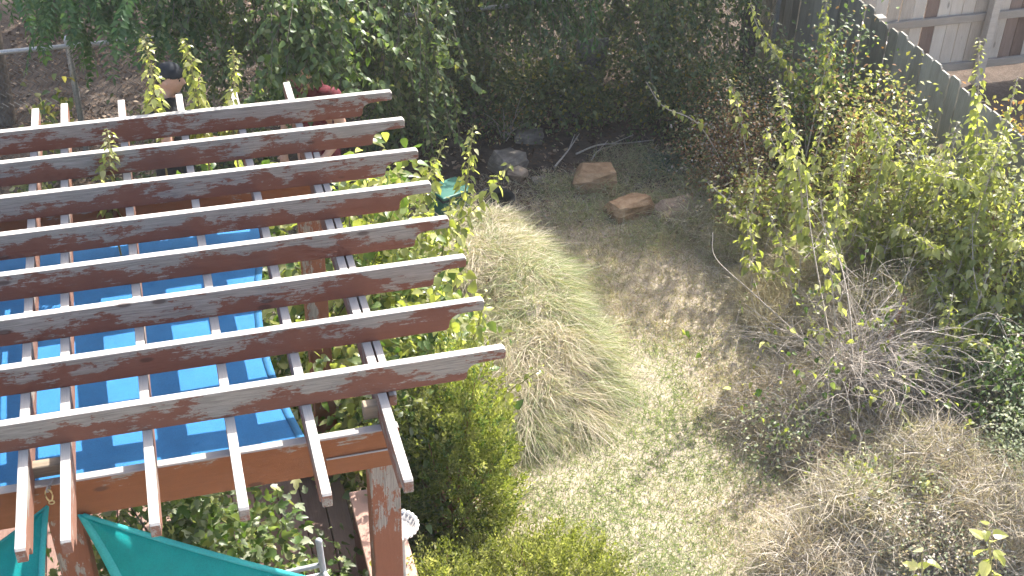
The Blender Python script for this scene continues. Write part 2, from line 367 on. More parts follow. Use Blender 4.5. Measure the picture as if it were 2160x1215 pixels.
# leaves
M['lime'] = leaf_mat('lime_leaf', [(0.0, (0.16, 0.185, 0.048)), (0.5, (0.26, 0.28, 0.085)), (0.85, (0.36, 0.365, 0.15)), (1.0, (0.52, 0.50, 0.36))], 0.55, 0.32, 0.7, 1.7)
M['bushleaf'] = leaf_mat('bush_leaf', [(0.0, (0.06, 0.115, 0.022)), (0.6, (0.11, 0.17, 0.04)), (1.0, (0.20, 0.25, 0.09))], 0.42, 0.4, 0.5, 1.4)
M['elm'] = leaf_mat('elm_leaf', [(0.0, (0.075, 0.12, 0.048)), (0.6, (0.125, 0.18, 0.075)), (0.93, (0.18, 0.225, 0.10)), (1.0, (0.31, 0.29, 0.10))], 0.45, 0.45, 0.4, 1.4)
M['pinnate'] = leaf_mat('pinnate_leaflet', [(0.0, (0.045, 0.105, 0.035)), (0.6, (0.07, 0.145, 0.05)), (1.0, (0.11, 0.19, 0.06))], 0.4, 0.45, 0.4, 1.4)
M['thicket'] = leaf_mat('thicket_leaf', [(0.0, (0.08, 0.108, 0.042)), (0.6, (0.135, 0.168, 0.068)), (0.92, (0.20, 0.22, 0.095)), (1.0, (0.38, 0.35, 0.17))], 0.45, 0.4, 0.45, 1.3)
M['darkleaf'] = leaf_mat('dark_leaf', [(0.0, (0.05, 0.085, 0.038)), (0.7, (0.09, 0.135, 0.06)), (1.0, (0.14, 0.185, 0.08))], 0.4, 0.4, 0.5, 1.3)
M['cedar'] = leaf_mat('cedar_spray', [(0.0, (0.12, 0.145, 0.03)), (0.5, (0.20, 0.225, 0.055)), (1.0, (0.31, 0.325, 0.10))], 0.42, 0.55, 0.25, 1.4)
M['privet'] = leaf_mat('small_yellow_green_leaf', [(0.0, (0.16, 0.175, 0.060)), (0.5, (0.255, 0.265, 0.10)), (1.0, (0.38, 0.37, 0.18))], 0.48, 0.5, 0.35, 1.4)
M['dryleaf'] = leaf_mat('dry_brown_leaf', [(0.0, (0.16, 0.085, 0.045)), (0.5, (0.30, 0.175, 0.095)), (1.0, (0.45, 0.32, 0.20))], 0.35, 0.75, 0.15, 1.1)
M['rust'] = leaf_mat('rust_leaf', [(0.0, (0.36, 0.17, 0.04)), (0.6, (0.48, 0.29, 0.06)), (1.0, (0.40, 0.38, 0.10))], 0.45, 0.6, 0.2, 1.2)
M['sage'] = leaf_mat('grey_green_leaf', [(0.0, (0.15, 0.18, 0.10)), (0.5, (0.24, 0.275, 0.17)), (1.0, (0.36, 0.38, 0.27))], 0.3, 0.6, 0.25, 1.1)
M['yellow'] = leaf_mat('yellowing_leaf', [(0.0, (0.22, 0.23, 0.04)), (0.6, (0.36, 0.33, 0.06)), (1.0, (0.50, 0.43, 0.14))], 0.45, 0.5, 0.3, 1.2)
M['litter'] = leaf_mat('fallen_leaf', [(0.0, (0.05, 0.031, 0.022)), (0.5, (0.12, 0.078, 0.053)), (0.85, (0.22, 0.15, 0.105)), (1.0, (0.46, 0.36, 0.26))], 0.15, 0.85, 0.1, 1.0)
M['straw'] = leaf_mat('straw_blade', [(0.0, (0.40, 0.335, 0.245)), (0.5, (0.55, 0.475, 0.37)), (1.0, (0.69, 0.62, 0.515))], 0.3, 0.7, 0.2, 1.05)
M['tan'] = leaf_mat('tan_blade', [(0.0, (0.27, 0.205, 0.135)), (0.6, (0.43, 0.35, 0.25)), (1.0, (0.57, 0.49, 0.38))], 0.3, 0.75, 0.15, 1.05)
M['olive'] = leaf_mat('olive_blade', [(0.0, (0.235, 0.25, 0.13)), (0.6, (0.36, 0.37, 0.21)), (1.0, (0.49, 0.48, 0.31))], 0.35, 0.6, 0.25, 1.15)
M['green'] = leaf_mat('green_blade', [(0.0, (0.17, 0.23, 0.09)), (0.6, (0.26, 0.325, 0.145)), (1.0, (0.37, 0.415, 0.225))], 0.4, 0.55, 0.3, 1.2)
M['greytwig'] = leaf_mat('grey_dry_stalk', [(0.0, (0.20, 0.165, 0.14)), (0.6, (0.38, 0.335, 0.29)), (1.0, (0.58, 0.53, 0.47))], 0.15, 0.8, 0.15, 1.0)
M['bluegreen'] = leaf_mat('blue_green_blade', [(0.0, (0.05, 0.09, 0.06)), (1.0, (0.13, 0.19, 0.13))], 0.25, 0.5, 0.3, 1.1)
M['skin'] = plain_mat('skin', (0.58, 0.345, 0.255), 0.5, var=0.06, bump=0.0)
M['blackcloth'] = plain_mat('black_cotton', (0.012, 0.012, 0.014), 0.9, var=0.25, bump=0.2)
M['capcloth'] = plain_mat('dark_cap_cloth', (0.012, 0.016, 0.022), 0.85, var=0.2, bump=0.15)
M['maroon'] = plain_mat('maroon_cotton', (0.115, 0.012, 0.022), 0.85, var=0.15, bump=0.2)
M['denim'] = plain_mat('dark_denim', (0.03, 0.04, 0.06), 0.9, var=0.25, bump=0.2)
M['hair'] = plain_mat('dark_hair', (0.016, 0.011, 0.008), 0.6, var=0.3)
M['eyewhite'] = plain_mat('eye', (0.03, 0.02, 0.018), 0.2, var=0.0, bump=0)

# ------------------------------------------------------------------ the ground
def hills(x, y):
    return 0.02 * np.sin(1.7 * x + 0.6) * np.cos(1.3 * y) + 0.012 * np.sin(4.1 * x - 1.0) * np.sin(3.7 * y + 0.5)
def build_ground():
    fx = np.unique(np.concatenate([np.linspace(-150, -6, 12), np.linspace(-6, 16, 89), np.linspace(16, 150, 12)]))
    fy = np.unique(np.concatenate([np.linspace(-150, -6, 12), np.linspace(-6, 18, 97), np.linspace(18, 150, 12)]))
    X, Y = np.meshgrid(fx, fy, indexing='ij')
    near = np.clip(1.5 - np.maximum(np.abs(X - 5) / 12, np.abs(Y - 6) / 13), 0, 1)
    Z = hills(X, Y) * near - 0.02 * near
    v = np.stack([X, Y, Z], -1).reshape(-1, 3); ny = len(fy)
    i, j = np.meshgrid(np.arange(len(fx) - 1), np.arange(ny - 1), indexing='ij')
    a = (i * ny + j).ravel()
    f = np.stack([a, a + ny, a + ny + 1, a + 1], -1)
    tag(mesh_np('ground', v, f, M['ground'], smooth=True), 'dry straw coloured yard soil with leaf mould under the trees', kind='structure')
build_ground()

# ------------------------------------------------------------------ fences
def side_fence():
    t = thing('wooden_fence', 'grey weathered picket fence in shade along the yard side', 'fence', (6.81, 4.5, 0))
    r = random.Random(3)
    y = -0.6; i = 0
    while y < 7.6:
        w = 0.138 + r.uniform(-0.004, 0.004); h = 1.50 + r.uniform(-0.035, 0.018)
        bm = bmesh.new(); c = 0.022
        prof = [(0, 0.02), (w, 0.02), (w, h - c), (w - c, h), (c, h), (0, h - c)]
        th = 0.017; dx = r.uniform(-0.008, 0.008); ln = r.uniform(-0.009, 0.009)
        A = [bm.verts.new((dx + ln * z, u, z)) for u, z in prof]; B = [bm.verts.new((dx + th + ln * z, u, z)) for u, z in prof]
        bm.faces.new(A); bm.faces.new(B[::-1])
        for k in range(6): bm.faces.new((A[k], B[k], B[(k + 1) % 6], A[(k + 1) % 6]))
        bmesh.ops.recalc_face_normals(bm, faces=bm.faces[:])
        o = bm_obj('picket', bm, M['fence_grey'], t); o.location = (0, y - 4.5, 0)
        y += w + r.uniform(0.004, 0.012)
    for z in (0.3, 1.25): box('rail', (0.028, -5.1, z - 0.045), (0.066, 2.9, z + 0.045), M['fence_rail'], t)
    for yy in (-3.9, -1.5, 0.9): box('fence_post', (0.07, yy, 0), (0.16, yy + 0.09, 1.42), M['fence_rail'], t)
side_fence()
def back_fence():
    y0 = 6.62
    t = thing('wooden_fence', 'pale plank fence with rails and post in the neighbouring yard', 'fence', (8.5, y0, 0))
    r = random.Random(12)
    x = 6.90
    dark = [at(1958, 60, Y=y0)[0], at(2128, 60, Y=y0)[0], at(2152, 60, Y=y0)[0], at(2200, 60, Y=y0)[0]]
    while x < 12.2:
        w = 0.138 + r.uniform(-0.003, 0.003); h = 1.80 + r.uniform(-0.01, 0.01)
        bm = bmesh.new(); add_box(bm, (0, 0, 0.13), (w, 0.018, h)); bevel(bm, 0.003)
        isd = any(abs(x + w / 2 - d) < 0.075 for d in dark)
        o = bm_obj('picket', bm, M['fence_dark'] if isd else M['fence_pale'], t); o.location = (x - 8.5, r.uniform(-0.003, 0.003), 0)
        if isd: o['label'] = 'dark brown picket'
        x += w + (0.012 if r.random() < 0.2 else 0.004)
    for z in (0.20, 0.74, 1.5): box('rail', (-1.62, -0.046, z - 0.042), (3.9, -0.008, z + 0.042), M['fence_rail'], t)
    px = at(2074, 60, Y=y0)[0] - 8.5
    for xx in (px - 2.4, px, px + 2.4):
        if xx > -1.5: box('fence_post', (xx - 0.045, -0.14, 0), (xx + 0.045, -0.05, 1.7), M['fence_rail'], t)
back_fence()
def chain_fence():
    y0 = 6.9; x0, x1, H = -2.6, 6.70, 1.2
    t = thing('chain_link_fence', 'galvanised chain link fence with top rail at the rear of the yard', 'fence', (2, y0, 0))
    step = 0.052
    paths = []
    n = int((x1 - x0) / step); rows = int((H - 0.06) / (step * 0.95))
    for i in range(n):
        xa = x0 + i * step - 2
        z = 0.03 + np.arange(rows + 1) * step * 0.95
        k = np.arange(rows + 1) % 2
        sx = xa + k * step
        sag = 0.012 * np.sin(xa * 2.1)
        pts = np.stack([sx, np.where(k == 0, -0.004, 0.004) + sag * np.sin(z * 2.4), z], -1)
        paths.append((pts, 0.0034))
    tube_obj('wire_mesh', paths, M['oldsteel'], t, 3)
    tube_obj('top_rail', [(np.array([[x0 - 2, 0, H], [x1 - 2, 0, H]]), 0.021)], M['steel'], t, 10)
    for px in (at(150, 150, Y=y0)[0], at(1188, 130, Y=y0)[0], at(1188, 130, Y=y0)[0] - 2.25, at(150, 150, Y=y0)[0] - 2.3, 6.68):
        p = tube_obj('fence_post', [(np.array([[px - 2, 0.03, -0.05], [px - 2 + 0.012, 0.03, 1.25]]), 0.027)], M['steel'], t, 12)
        bm = bmesh.new(); bmesh.ops.create_uvsphere(bm, u_segments=10, v_segments=6, radius=0.034, matrix=Matrix.Translation((px - 2 + 0.012, 0.03, 1.25)))
        bm_obj('post_cap', bm, M['steel'], p, True)
chain_fence()

# ------------------------------------------------------------------ pergola
XE = 5.33 * S
JX = [-0.361146 * S, 0.091665 * S, 0.996661 * S, 1.932088 * S, 2.829093 * S, 3.735955 * S]
RY = [7 - i + d for i, d in enumerate((-0.01, 0.009, -0.004, -0.004, 0.005, 0.011, 0.009, -0.017))]
RH, RT_ = 0.14, 0.040
XL = -2.35
def build_pergola():
    t = thing('pergola', 'timber pergola with peeling red brown stain and eight notched rafters', 'pergola', (0, 0, 0))
    r = random.Random(5)
    for i in range(8):
        xe = XE + r.uniform(-0.006, 0.006); h = RH
        k = r.uniform(0.92, 1.08)
        poly = [(XL, 0), (xe - 0.185 * k, 0), (xe - 0.172 * k, 0.012), (xe - 0.170 * k, 0.030), (xe - 0.166 * k, 0.052), (xe - 0.153 * k, 0.068), (xe - 0.13 * k, 0.079), (xe - 0.09, 0.083), (xe - 0.008, 0.084), (xe, 0.092), (xe, h - 0.012), (xe - 0.010, h), (XL, h)]
        poly = [(x, z) for x, z in poly]
        o = prism('rafter', poly, 'y', 0.0, RT_, M['rafter'], t, 0.006)
        o.location = (0, RY[i] * S, ZR + 0.001)
    yn, yf = -1.565 * S, 8.546 * S
    def joist(x, y0, y1, th=0.040):
        h = 0.14
        poly = [(y0, -0.066), (y0, -0.008), (y0 + 0.008, 0), (y1 - 0.008, 0), (y1, -0.008), (y1, -0.066), (y1 - 0.07, -0.072), (y1 - 0.10, -0.10), (y1 - 0.11, -h), (y0 + 0.11, -h), (y0 + 0.10, -0.10), (y0 + 0.07, -0.072)]
        o = prism('joist', poly, 'x', 0.0, th, M['joist'], t, 0.004); o.location = (x, 0, ZR)
    for x in JX[:5]: joist(x, yn + r.uniform(-0.006, 0.006), yf + r.uniform(-0.02, 0.02))
    joist(JX[5], yn, yf); joist(JX[5] + 0.048, -0.02, yf - 0.9, 0.034)
    for k in range(1, 6): joist(JX[0] - k * 0.325, yn, yf)
    zt = ZR - 0.1415
    for j, (y, zb) in enumerate(((-0.08, 0.2), (2.10, 0.2))):
        b = box('beam', (XL, 0, -zb), (1.405, 0.046, 0), M['beam'], t, 0.004); b.location = (0, y, zt)
    lb = box('ledger', (at(690, 1000, Y=-0.09)[0], -0.012, -0.2), (1.403, -0.001, -0.105), M['beam'], t, 0.003); lb.location = (0, -0.08, zt)
    for (x, y) in ((1.271, -0.076), (-0.075, -0.070), (1.262, 2.07), (-2.0, -0.076), (-2.0, 2.07)):
        o = box('post', (0, 0, 0), (0.132, 0.13, zt - 0.2015), M['post'], t, 0.005); o.location = (x, y, 0)
    # loose packing blocks on the beam
    bl = at(95, 990, Z=ZR - 0.1)
    box('packing_block', (bl[0] - 0.055, -0.03, zt + 0.001), (bl[0] + 0.09, 0.02, zt + 0.06), M['block'], t, 0.004)
    bl = at(785, 880, Z=ZR - 0.1)
    box('packing_block', (bl[0] - 0.03, 0.0, zt + 0.001), (bl[0] + 0.045, 0.05, zt + 0.075), M['block'], t, 0.004)
build_pergola()

# ------------------------------------------------------------------ shade cloths
def cloth_grid(name, fn, nu, nv, m, parent=None, thick=0.003):
    u, v = np.meshgrid(np.linspace(0, 1, nu), np.linspace(0, 1, nv), indexing='ij')
    P = fn(u, v); vv = P.reshape(-1, 3)
    i, j = np.meshgrid(np.arange(nu - 1), np.arange(nv - 1), indexing='ij'); a = (i * nv + j).ravel()
    f = np.stack([a, a + nv, a + nv + 1, a + 1], -1)
    o = mesh_np(name, vv, f, m, parent, smooth=True)
    md = o.modifiers.new('cloth_thickness', 'SOLIDIFY'); md.thickness = thick
    return o
def blue_sail():
    t = thing('shade_cloth', 'blue woven shade cloth stretched flat under the pergola rafters', 'shade cloth', (0, 1.1, 2.1))
    near, far = 0.02, 2.24
    def right(v):   # curved right edge
        y = near + (far - near) * v
        return 1.085 - 0.135 * np.sin(np.pi * np.clip(v * 1.05, 0, 1)) + 0.0 * y
    def fn(u, v):
        y = near + (far - near) * v
        x = -2.2 + (right(v) + 2.2) * u
        z = 2.115 - 0.015 * x - 0.03 * (y - 1) - 0.035 * np.sin(np.pi * v) * np.sin(np.pi * u) + 0.004 * np.sin(5 * x + 2 * y) * np.sin(4 * y)
        return np.stack([x, y - 1.1, z - 2.1], -1)
    cloth_grid('cloth', fn, 80, 60, M['blue'], t)
    def hem(u, v):
        uu = 1.0 - 0.012 * (1 - u)
        P = fn(uu, v); P[..., 2] += 0.003; return P
    cloth_grid('hem', hem, 3, 60, M['bluehem'], t, 0.002)
    # cord lacing to the post
    e = fn(np.array(1.0), np.array(1.0)); tube_obj('cord', [(curve([e, e + V(0.1, 0.02, 0.03), V(1.27, 2.14 - 1.1, 0.1)], 6), 0.004)], M['white'], t)
    e = fn(np.array(1.0), np.array(0.0)); tube_obj('cord', [(curve([e, e + V(0.1, -0.02, 0.03), V(1.27, 0.0 - 1.1, 0.09)], 6), 0.004)], M['white'], t)
blue_sail()
def teal_sail(name, label, A, B, D, seed, bow=0.10):
    """triangular sail, corners A (at the pergola), B, D, with hollow edges"""
    A, B, D = map(np.asarray, (A, B, D)); c0 = A.copy()
    t = thing(name, label, 'shade sail', tuple(c0))
    ctr = (A + B + D) / 3
    def fn(u, v, inset=0.0):
        # u: from A outward, v: across from B side to D side
        P = A + (B - A) * u[..., None] * (1 - v[..., None]) + (D - A) * u[..., None] * v[..., None]
        hol = bow * (np.sin(np.pi * u))[..., None]
        e1 = (1 - v)[..., None] ** 3; e2 = v[..., None] ** 3
        n1 = unit(D - B)
        P = P + n1 * hol * (e1 - e2) * 0.9
        e3 = (np.sin(np.pi * v) * u ** 6)[..., None]
        P = P + unit(A - (B + D) / 2) * bow * 1.2 * e3
        nrm = unit(np.cross(B - A, D - A))
        P = P + nrm * (0.06 * np.sin(np.pi * u) * np.sin(np.pi * v) + 0.006 * np.sin(11 * u + 9 * v + seed) * np.sin(np.pi * v))[..., None]
        return P - c0
    cloth_grid('cloth', lambda u, v: fn(0.02 + 0.98 * u, v), 50, 40, M['teal'], t)
    for side in (0.0, 1.0):
        cloth_grid('hem', lambda u, v: fn(0.02 + 0.98 * u, np.abs(side - v * 0.035 / (0.06 + u))) + V(0, 0, 0.004), 50, 3, M['tealhem'], t, 0.003)
    return t
def sails():
    A = at(104, 1062, Y=-0.12)
    # left sail runs down and away from the pergola towards the house
    B = at(-260, 1290, Z=2.0); D = at(118, 1560, Z=2.1)
    teal_sail('shade_sail', 'small teal shade sail hooked to the pergola by a snap hook', A, B, D, 1.0, 0.05)
    A2 = at(158, 1078, Y=-0.10)
    B2 = at(330, 1560, Z=1.05); D2 = at(1000, 1290, Z=0.75)
    teal_sail('shade_sail', 'larger teal shade sail with bright sun patches below the pergola beam', A2, B2, D2, 2.4, 0.07)
    # snap hook
    c = at(105, 1044, Y=-0.115)
    t = thing('snap_hook', 'brass coloured snap hook holding the teal sail corner', 'hook', tuple(c))
    def loop(w, h, n=16, zc=0):
        a = np.linspace(0, 2 * math.pi, n); return np.stack([w * np.sin(a), 0 * a, h * np.cos(a) + zc], -1)
    tube_obj('snap_body', [(loop(0.013, 0.032) + V(-0.003, 0, 0.0), 0.0035)], M['brass'], t, 6)
    tube_obj('ring', [(loop(0.011, 0.009, zc=-0.041), 0.003)], M['brass'], t, 6)
    tube_obj('eye_bolt', [(loop(0.014, 0.012, zc=0.034) @ np.array([[0.5, 0.86, 0], [-0.86, 0.5, 0], [0, 0, 1]]), 0.004), (np.array([[0, 0, 0.034], [0.02, 0.05, 0.036]]), 0.004)], M['steel'], t, 6)
sails()

# ------------------------------------------------------------------ timber deck under the pergola
def deck():
    t = thing('timber_deck', 'faded red timber deck boards under the pergola beam', 'deck', (-0.6, 0.6, 0))
    r = random.Random(9)
    bm = bmesh.new(); add_box(bm, (0, -1.9, 0), (0.135, 1.9, 0.028)); bevel(bm, 0.004); me = None
    x = -2.6
    while x < 1.28:
        if me is None:
            o = bm_obj('board', bm, M['deck'], t); me = o.data
        else: o = link('board', me, t)
        o.location = (x + 0.6, r.uniform(-0.02, 0.02), 0.12 + r.uniform(-0.002, 0.002)); x += 0.143
    box('deck_frame', (-2.0, -1.85, 0.0), (1.86, 1.85, 0.115), M['redside'], t, 0.004)
deck()
def ledge():
    P = at(735, 1038, Z=0.72); Q = at(786, 1031, Z=0.72)
    x0, y1 = P[0], P[1]; x1 = x0 + 0.26
    t = thing('timber_ledge', 'faded pink timber ledge dappled with leaf shadows behind the corner post', 'ledge', ((x0 + x1) / 2, y1 - 0.8, 0))
    w = (x1 - x0) / 2
    for k in range(2): box('board', (-w + k * w + 0.002, -1.0, 0.685), (-w + (k + 1) * w - 0.002, 0.8, 0.72), M['pinkboard'], t, 0.004)
    box('side_panel', (-w + 0.015, -0.98, 0.0), (-w + 0.035, 0.78, 0.684), M['redside'], t, 0.003)
    box('end_panel', (-w + 0.036, 0.755, 0.0), (w - 0.015, 0.775, 0.684), M['redside'], t, 0.003)
ledge()
def chair():
    # grey tubular garden chair, seen from behind its backrest
    c = at(673, 1142, Y=0.62)
    zt = c[2]
    t = thing('garden_chair', 'grey tubular metal garden chair half hidden below the teal sail', 'chair', (c[0], c[1], 0.15))
    def tb(name, pts, rad=0.016): return tube_obj(name, [(curve(pts, 8), rad)], M['greypaint'], t, 10)
    h = zt - 0.15
    tb('leg', [V(0.03, -0.06, 0), V(0.02, -0.03, 0.4), V(0, 0, h - 0.05), V(-0.002, 0.0, h)], 0.018)
    bm = bmesh.new(); bmesh.ops.create_uvsphere(bm, u_segments=12, v_segments=8, radius=0.020, matrix=Matrix.Translation((-0.002, 0.0, h)))
    bm_obj('end_cap', bm, M['greypaint'], t, True)
    tb('leg', [V(-0.42, -0.06, 0), V(-0.43, -0.03, 0.4), V(-0.44, 0, h - 0.1)], 0.018)
    tb('leg', [V(0.05, -0.46, 0), V(0.04, -0.45, 0.3), V(0.03, -0.44, 0.5)], 0.016)
    tb('leg', [V(-0.42, -0.46, 0), V(-0.42, -0.45, 0.3), V(-0.42, -0.44, 0.5)], 0.016)
    tb('arm', [V(0.005, -0.01, h - 0.22), V(0.05, -0.2, h - 0.22), V(0.04, -0.44, 0.5)])
    tb('back_rail', [V(0.0, -0.005, h - 0.17), V(-0.2, 0.0, h - 0.185), V(-0.44, 0.0, h - 0.19)], 0.014)
    tb('back_rail', [V(0.01, -0.01, h - 0.24), V(-0.2, -0.005, h - 0.25), V(-0.43, -0.005, h - 0.25)], 0.012)
    box('seat', (-0.41, -0.44, 0.36), (0.02, -0.04, 0.385), M['greypaint'], t, 0.008)
chair()
def dish():
    c = at(838, 1113, Y=0.28)
    t = thing('bird_bath', 'round grey dish with white scalloped rim beside the corner post', 'bird bath', (c[0], c[1], 0))
    z = c[2]
    prof = [(0.0, -0.03), (0.05, -0.026), (0.08, -0.006), (0.095, 0.016), (0.089, 0.018), (0.07, -0.002), (0.0, -0.012)]
    bm = bmesh.new(); n = 28; rings = []
    for rr, zz in prof:
        rings.append([bm.verts.new((rr * math.cos(a), rr * math.sin(a), z + zz)) for a in np.arange(n) * 2 * math.pi / n] if rr > 0 else [bm.verts.new((0, 0, z + zz))])
    for a, b in zip(rings[:-1], rings[1:]):
        for k in range(n):
            if len(a) == 1: bm.faces.new((a[0], b[k], b[(k + 1) % n]))
            elif len(b) == 1: bm.faces.new((a[k], a[(k + 1) % n], b[0]))
            else: bm.faces.new((a[k], a[(k + 1) % n], b[(k + 1) % n], b[k]))
    bmesh.ops.recalc_face_normals(bm, faces=bm.faces[:])
    dishb = bm_obj('dish', bm, M['greystone'], t, True)
    for k in range(24):
        a = k * 2 * math.pi / 24
        bm = bmesh.new(); bmesh.ops.create_uvsphere(bm, u_segments=10, v_segments=6, radius=0.0125, matrix=Matrix.Translation((0.098 * math.cos(a), 0.098 * math.sin(a), z + 0.018)))
        bm_obj('scallop', bm, M['white'], dishb, True)
    tube_obj('pedestal', [(np.array([[0, 0, 0], [0, 0, 0.05], [0, 0, 0.15], [0, 0, z - 0.1], [0, 0, z - 0.015]]), np.array([0.11, 0.10, 0.045, 0.035, 0.07]))], M['greystone'], t, 16)
dish()

# ------------------------------------------------------------------ foliage builders
def leaf_template(kind):
    """blade along +x, upper side +z; returns verts, tri faces, quad faces"""
    if kind == 'diamond':      # folded, 4 triangles
        v = np.array([[0, 0, 0], [0.45, 0, -0.04], [1, 0, -0.16], [0.42, 0.30, 0.05], [0.42, -0.30, 0.05]])
        return v, np.array([[0, 1, 3], [1, 2, 3], [0, 4, 1], [1, 4, 2]])
    if kind == 'narrow':
        v = np.array([[0, 0, 0], [0.5, 0, -0.05], [1, 0, -0.2], [0.4, 0.15, 0.03], [0.4, -0.15, 0.03]])
        return v, np.array([[0, 1, 3], [1, 2, 3], [0, 4, 1], [1, 4, 2]])
    if kind == 'scale':        # tiny two-triangle blade
        v = np.array([[0, 0, 0], [0.5, 0.22, 0.03], [1, 0, -0.1], [0.5, -0.22, 0.03]])
        return v, np.array([[0, 1, 2], [0, 2, 3]])
    if kind == 'broad':        # ovate, drooping tip, shallow lobes
        xs = np.array([0.0, 0.10, 0.30, 0.52, 0.76, 1.0]); w = np.array([0.0, 0.25, 0.36, 0.30, 0.19, 0.0])
        zc = -0.22 * xs ** 2
        v = [[0, 0, 0]]
        for i in range(1, 5): v += [[xs[i], 0, zc[i]], [xs[i] - 0.04, w[i], zc[i] + 0.30 * w[i]], [xs[i] - 0.04, -w[i], zc[i] + 0.30 * w[i]]]
        v.append([1.0, 0, zc[5]]); f = []
        f += [[0, 1, 2], [0, 3, 1]]
        for i in range(3):
            a, b = 1 + 3 * i, 4 + 3 * i
            f += [[a, b, b + 1], [a, b + 1, a + 1], [a, a + 2, b + 2], [a, b + 2, b]]
        f += [[10, 13, 11], [10, 12, 13]]
        return np.array(v, float), np.array(f)
    if kind == 'lobed':        # three-lobed young leaf
        v = np.array([[0, 0, 0], [0.30, 0, -0.02], [0.62, 0, -0.10], [1.0, 0, -0.24],
                      [0.12, 0.24, 0.05], [0.52, 0.44, 0.03], [0.50, 0.20, 0.02], [0.76, 0.20, -0.06],
                      [0.12, -0.24, 0.05], [0.52, -0.44, 0.03], [0.50, -0.20, 0.02], [0.76, -0.20, -0.06]])
        f = np.array([[0, 1, 4], [1, 6, 4], [4, 6, 5], [1, 2, 6], [6, 2, 7], [2, 3, 7], [0, 8, 1], [1, 8, 10], [8, 9, 10], [1, 10, 2], [10, 11, 2], [2, 11, 3]])
        return v, f
TPL = {k: leaf_template(k) for k in ('diamond', 'narrow', 'scale', 'broad', 'lobed')}

def frames(d, n):
    d = unit(d); s = unit(np.cross(n, d)); n2 = np.cross(d, s)
    return d, s, n2
def leaves_geo(pos, d, n, size, kind):
    v, f = TPL[kind]; d, s, n2 = frames(d, n); N = len(pos)
    size = np.broadcast_to(np.asarray(size, float), (N,))
    P = pos[:, None, :] + size[:, None, None] * (v[None, :, 0:1] * d[:, None, :] + v[None, :, 1:2] * s[:, None, :] + v[None, :, 2:3] * n2[:, None, :])
    F = f[None] + (np.arange(N) * len(v))[:, None, None]
    return P.reshape(-1, 3), F.reshape(-1, 3), len(f)
def leaves(name, pos, d, n, size, kind, mats, parent=None, weights=None, R=rng):
    P, F, k = leaves_geo(np.asarray(pos, float), d, n, size, kind)
    fm = None
    if isinstance(mats, (list, tuple)) and len(mats) > 1:
        w = np.asarray(weights, float) if weights is not None else np.ones(len(mats)); w = w / w.sum()
        fm = np.repeat(R.choice(len(mats), len(pos), p=w), k)
    return mesh_np(name, P, F, mats, parent, fm, smooth=False)
def ball(R, n): 
    v = unit(R.normal(size=(n, 3))); return v * R.random((n, 1)) ** (1 / 3)
def drooping(R, n, out=None, droop=0.6, spread=0.7):
    d = R.normal(size=(n, 3)) * spread; d[:, 2] -= droop
    if out is not None: d += out
    nn = R.normal(size=(n, 3)) * 0.45; nn[:, 2] += 1.0
    return unit(d), unit(nn)
def blades_geo(base, d, length, width, bend, seg=3, R=rng):
    """grass ribbons: base (N,3), d start direction (N,3), bend = sideways drop vector (N,3)"""
    N = len(base); t = np.linspace(0, 1, seg + 1)
    length = np.broadcast_to(length, (N,)); width = np.broadcast_to(width, (N,))
    d = unit(d)
    c = base[:, None, :] + length[:, None, None] * (d[:, None, :] * t[None, :, None] + bend[:, None, :] * (t ** 2)[None, :, None])
    side = unit(np.cross(d, R.normal(size=(N, 3)))) * (width[:, None] / 2)
    wt = (1 - t[:-1] ** 1.5 * 0.75)
    Lf = c[:, :-1] + side[:, None, :] * wt[None, :, None]; Rt = c[:, :-1] - side[:, None, :] * wt[None, :, None]
    P = np.concatenate([np.stack([Lf, Rt], 2).reshape(N, -1, 3), c[:, -1:]], 1)
    k = 2 * seg + 1
    q = np.array([[2 * i, 2 * i + 1, 2 * i + 3, 2 * i + 2] for i in range(seg - 1)]); tr = np.array([[2 * seg - 2, 2 * seg - 1, 2 * seg]])
    off = (np.arange(N) * k)[:, None, None]
    return P.reshape(-1, 3), (q[None] + off).reshape(-1, 4), (tr[None] + off).reshape(-1, 3), seg
def blades(name, base, d, length, width, bend, mats, pick=None, parent=None, seg=3, R=rng):
    P, q, tr, s = blades_geo(base, d, length, width, bend, seg, R)
    fm = None
    if pick is not None: fm = np.concatenate([np.repeat(pick, s - 1), pick])
    return mesh_np(name, P, [q, tr], mats, parent, fm)

# fast value noise for patches
_g = np.random.default_rng(99).random((64, 64))
def vnoise(x, y, sc):
    x = np.asarray(x) * sc; y = np.asarray(y) * sc
    xi = np.floor(x).astype(int); yi = np.floor(y).astype(int); fx = x - xi; fy = y - yi
    fx = fx * fx * (3 - 2 * fx); fy = fy * fy * (3 - 2 * fy)
    a = _g[xi % 64, yi % 64]; b = _g[(xi + 1) % 64, yi % 64]; c = _g[xi % 64, (yi + 1) % 64]; d = _g[(xi + 1) % 64, (yi + 1) % 64]
    return (a * (1 - fx) + b * fx) * (1 - fy) + (c * (1 - fx) + d * fx) * fy

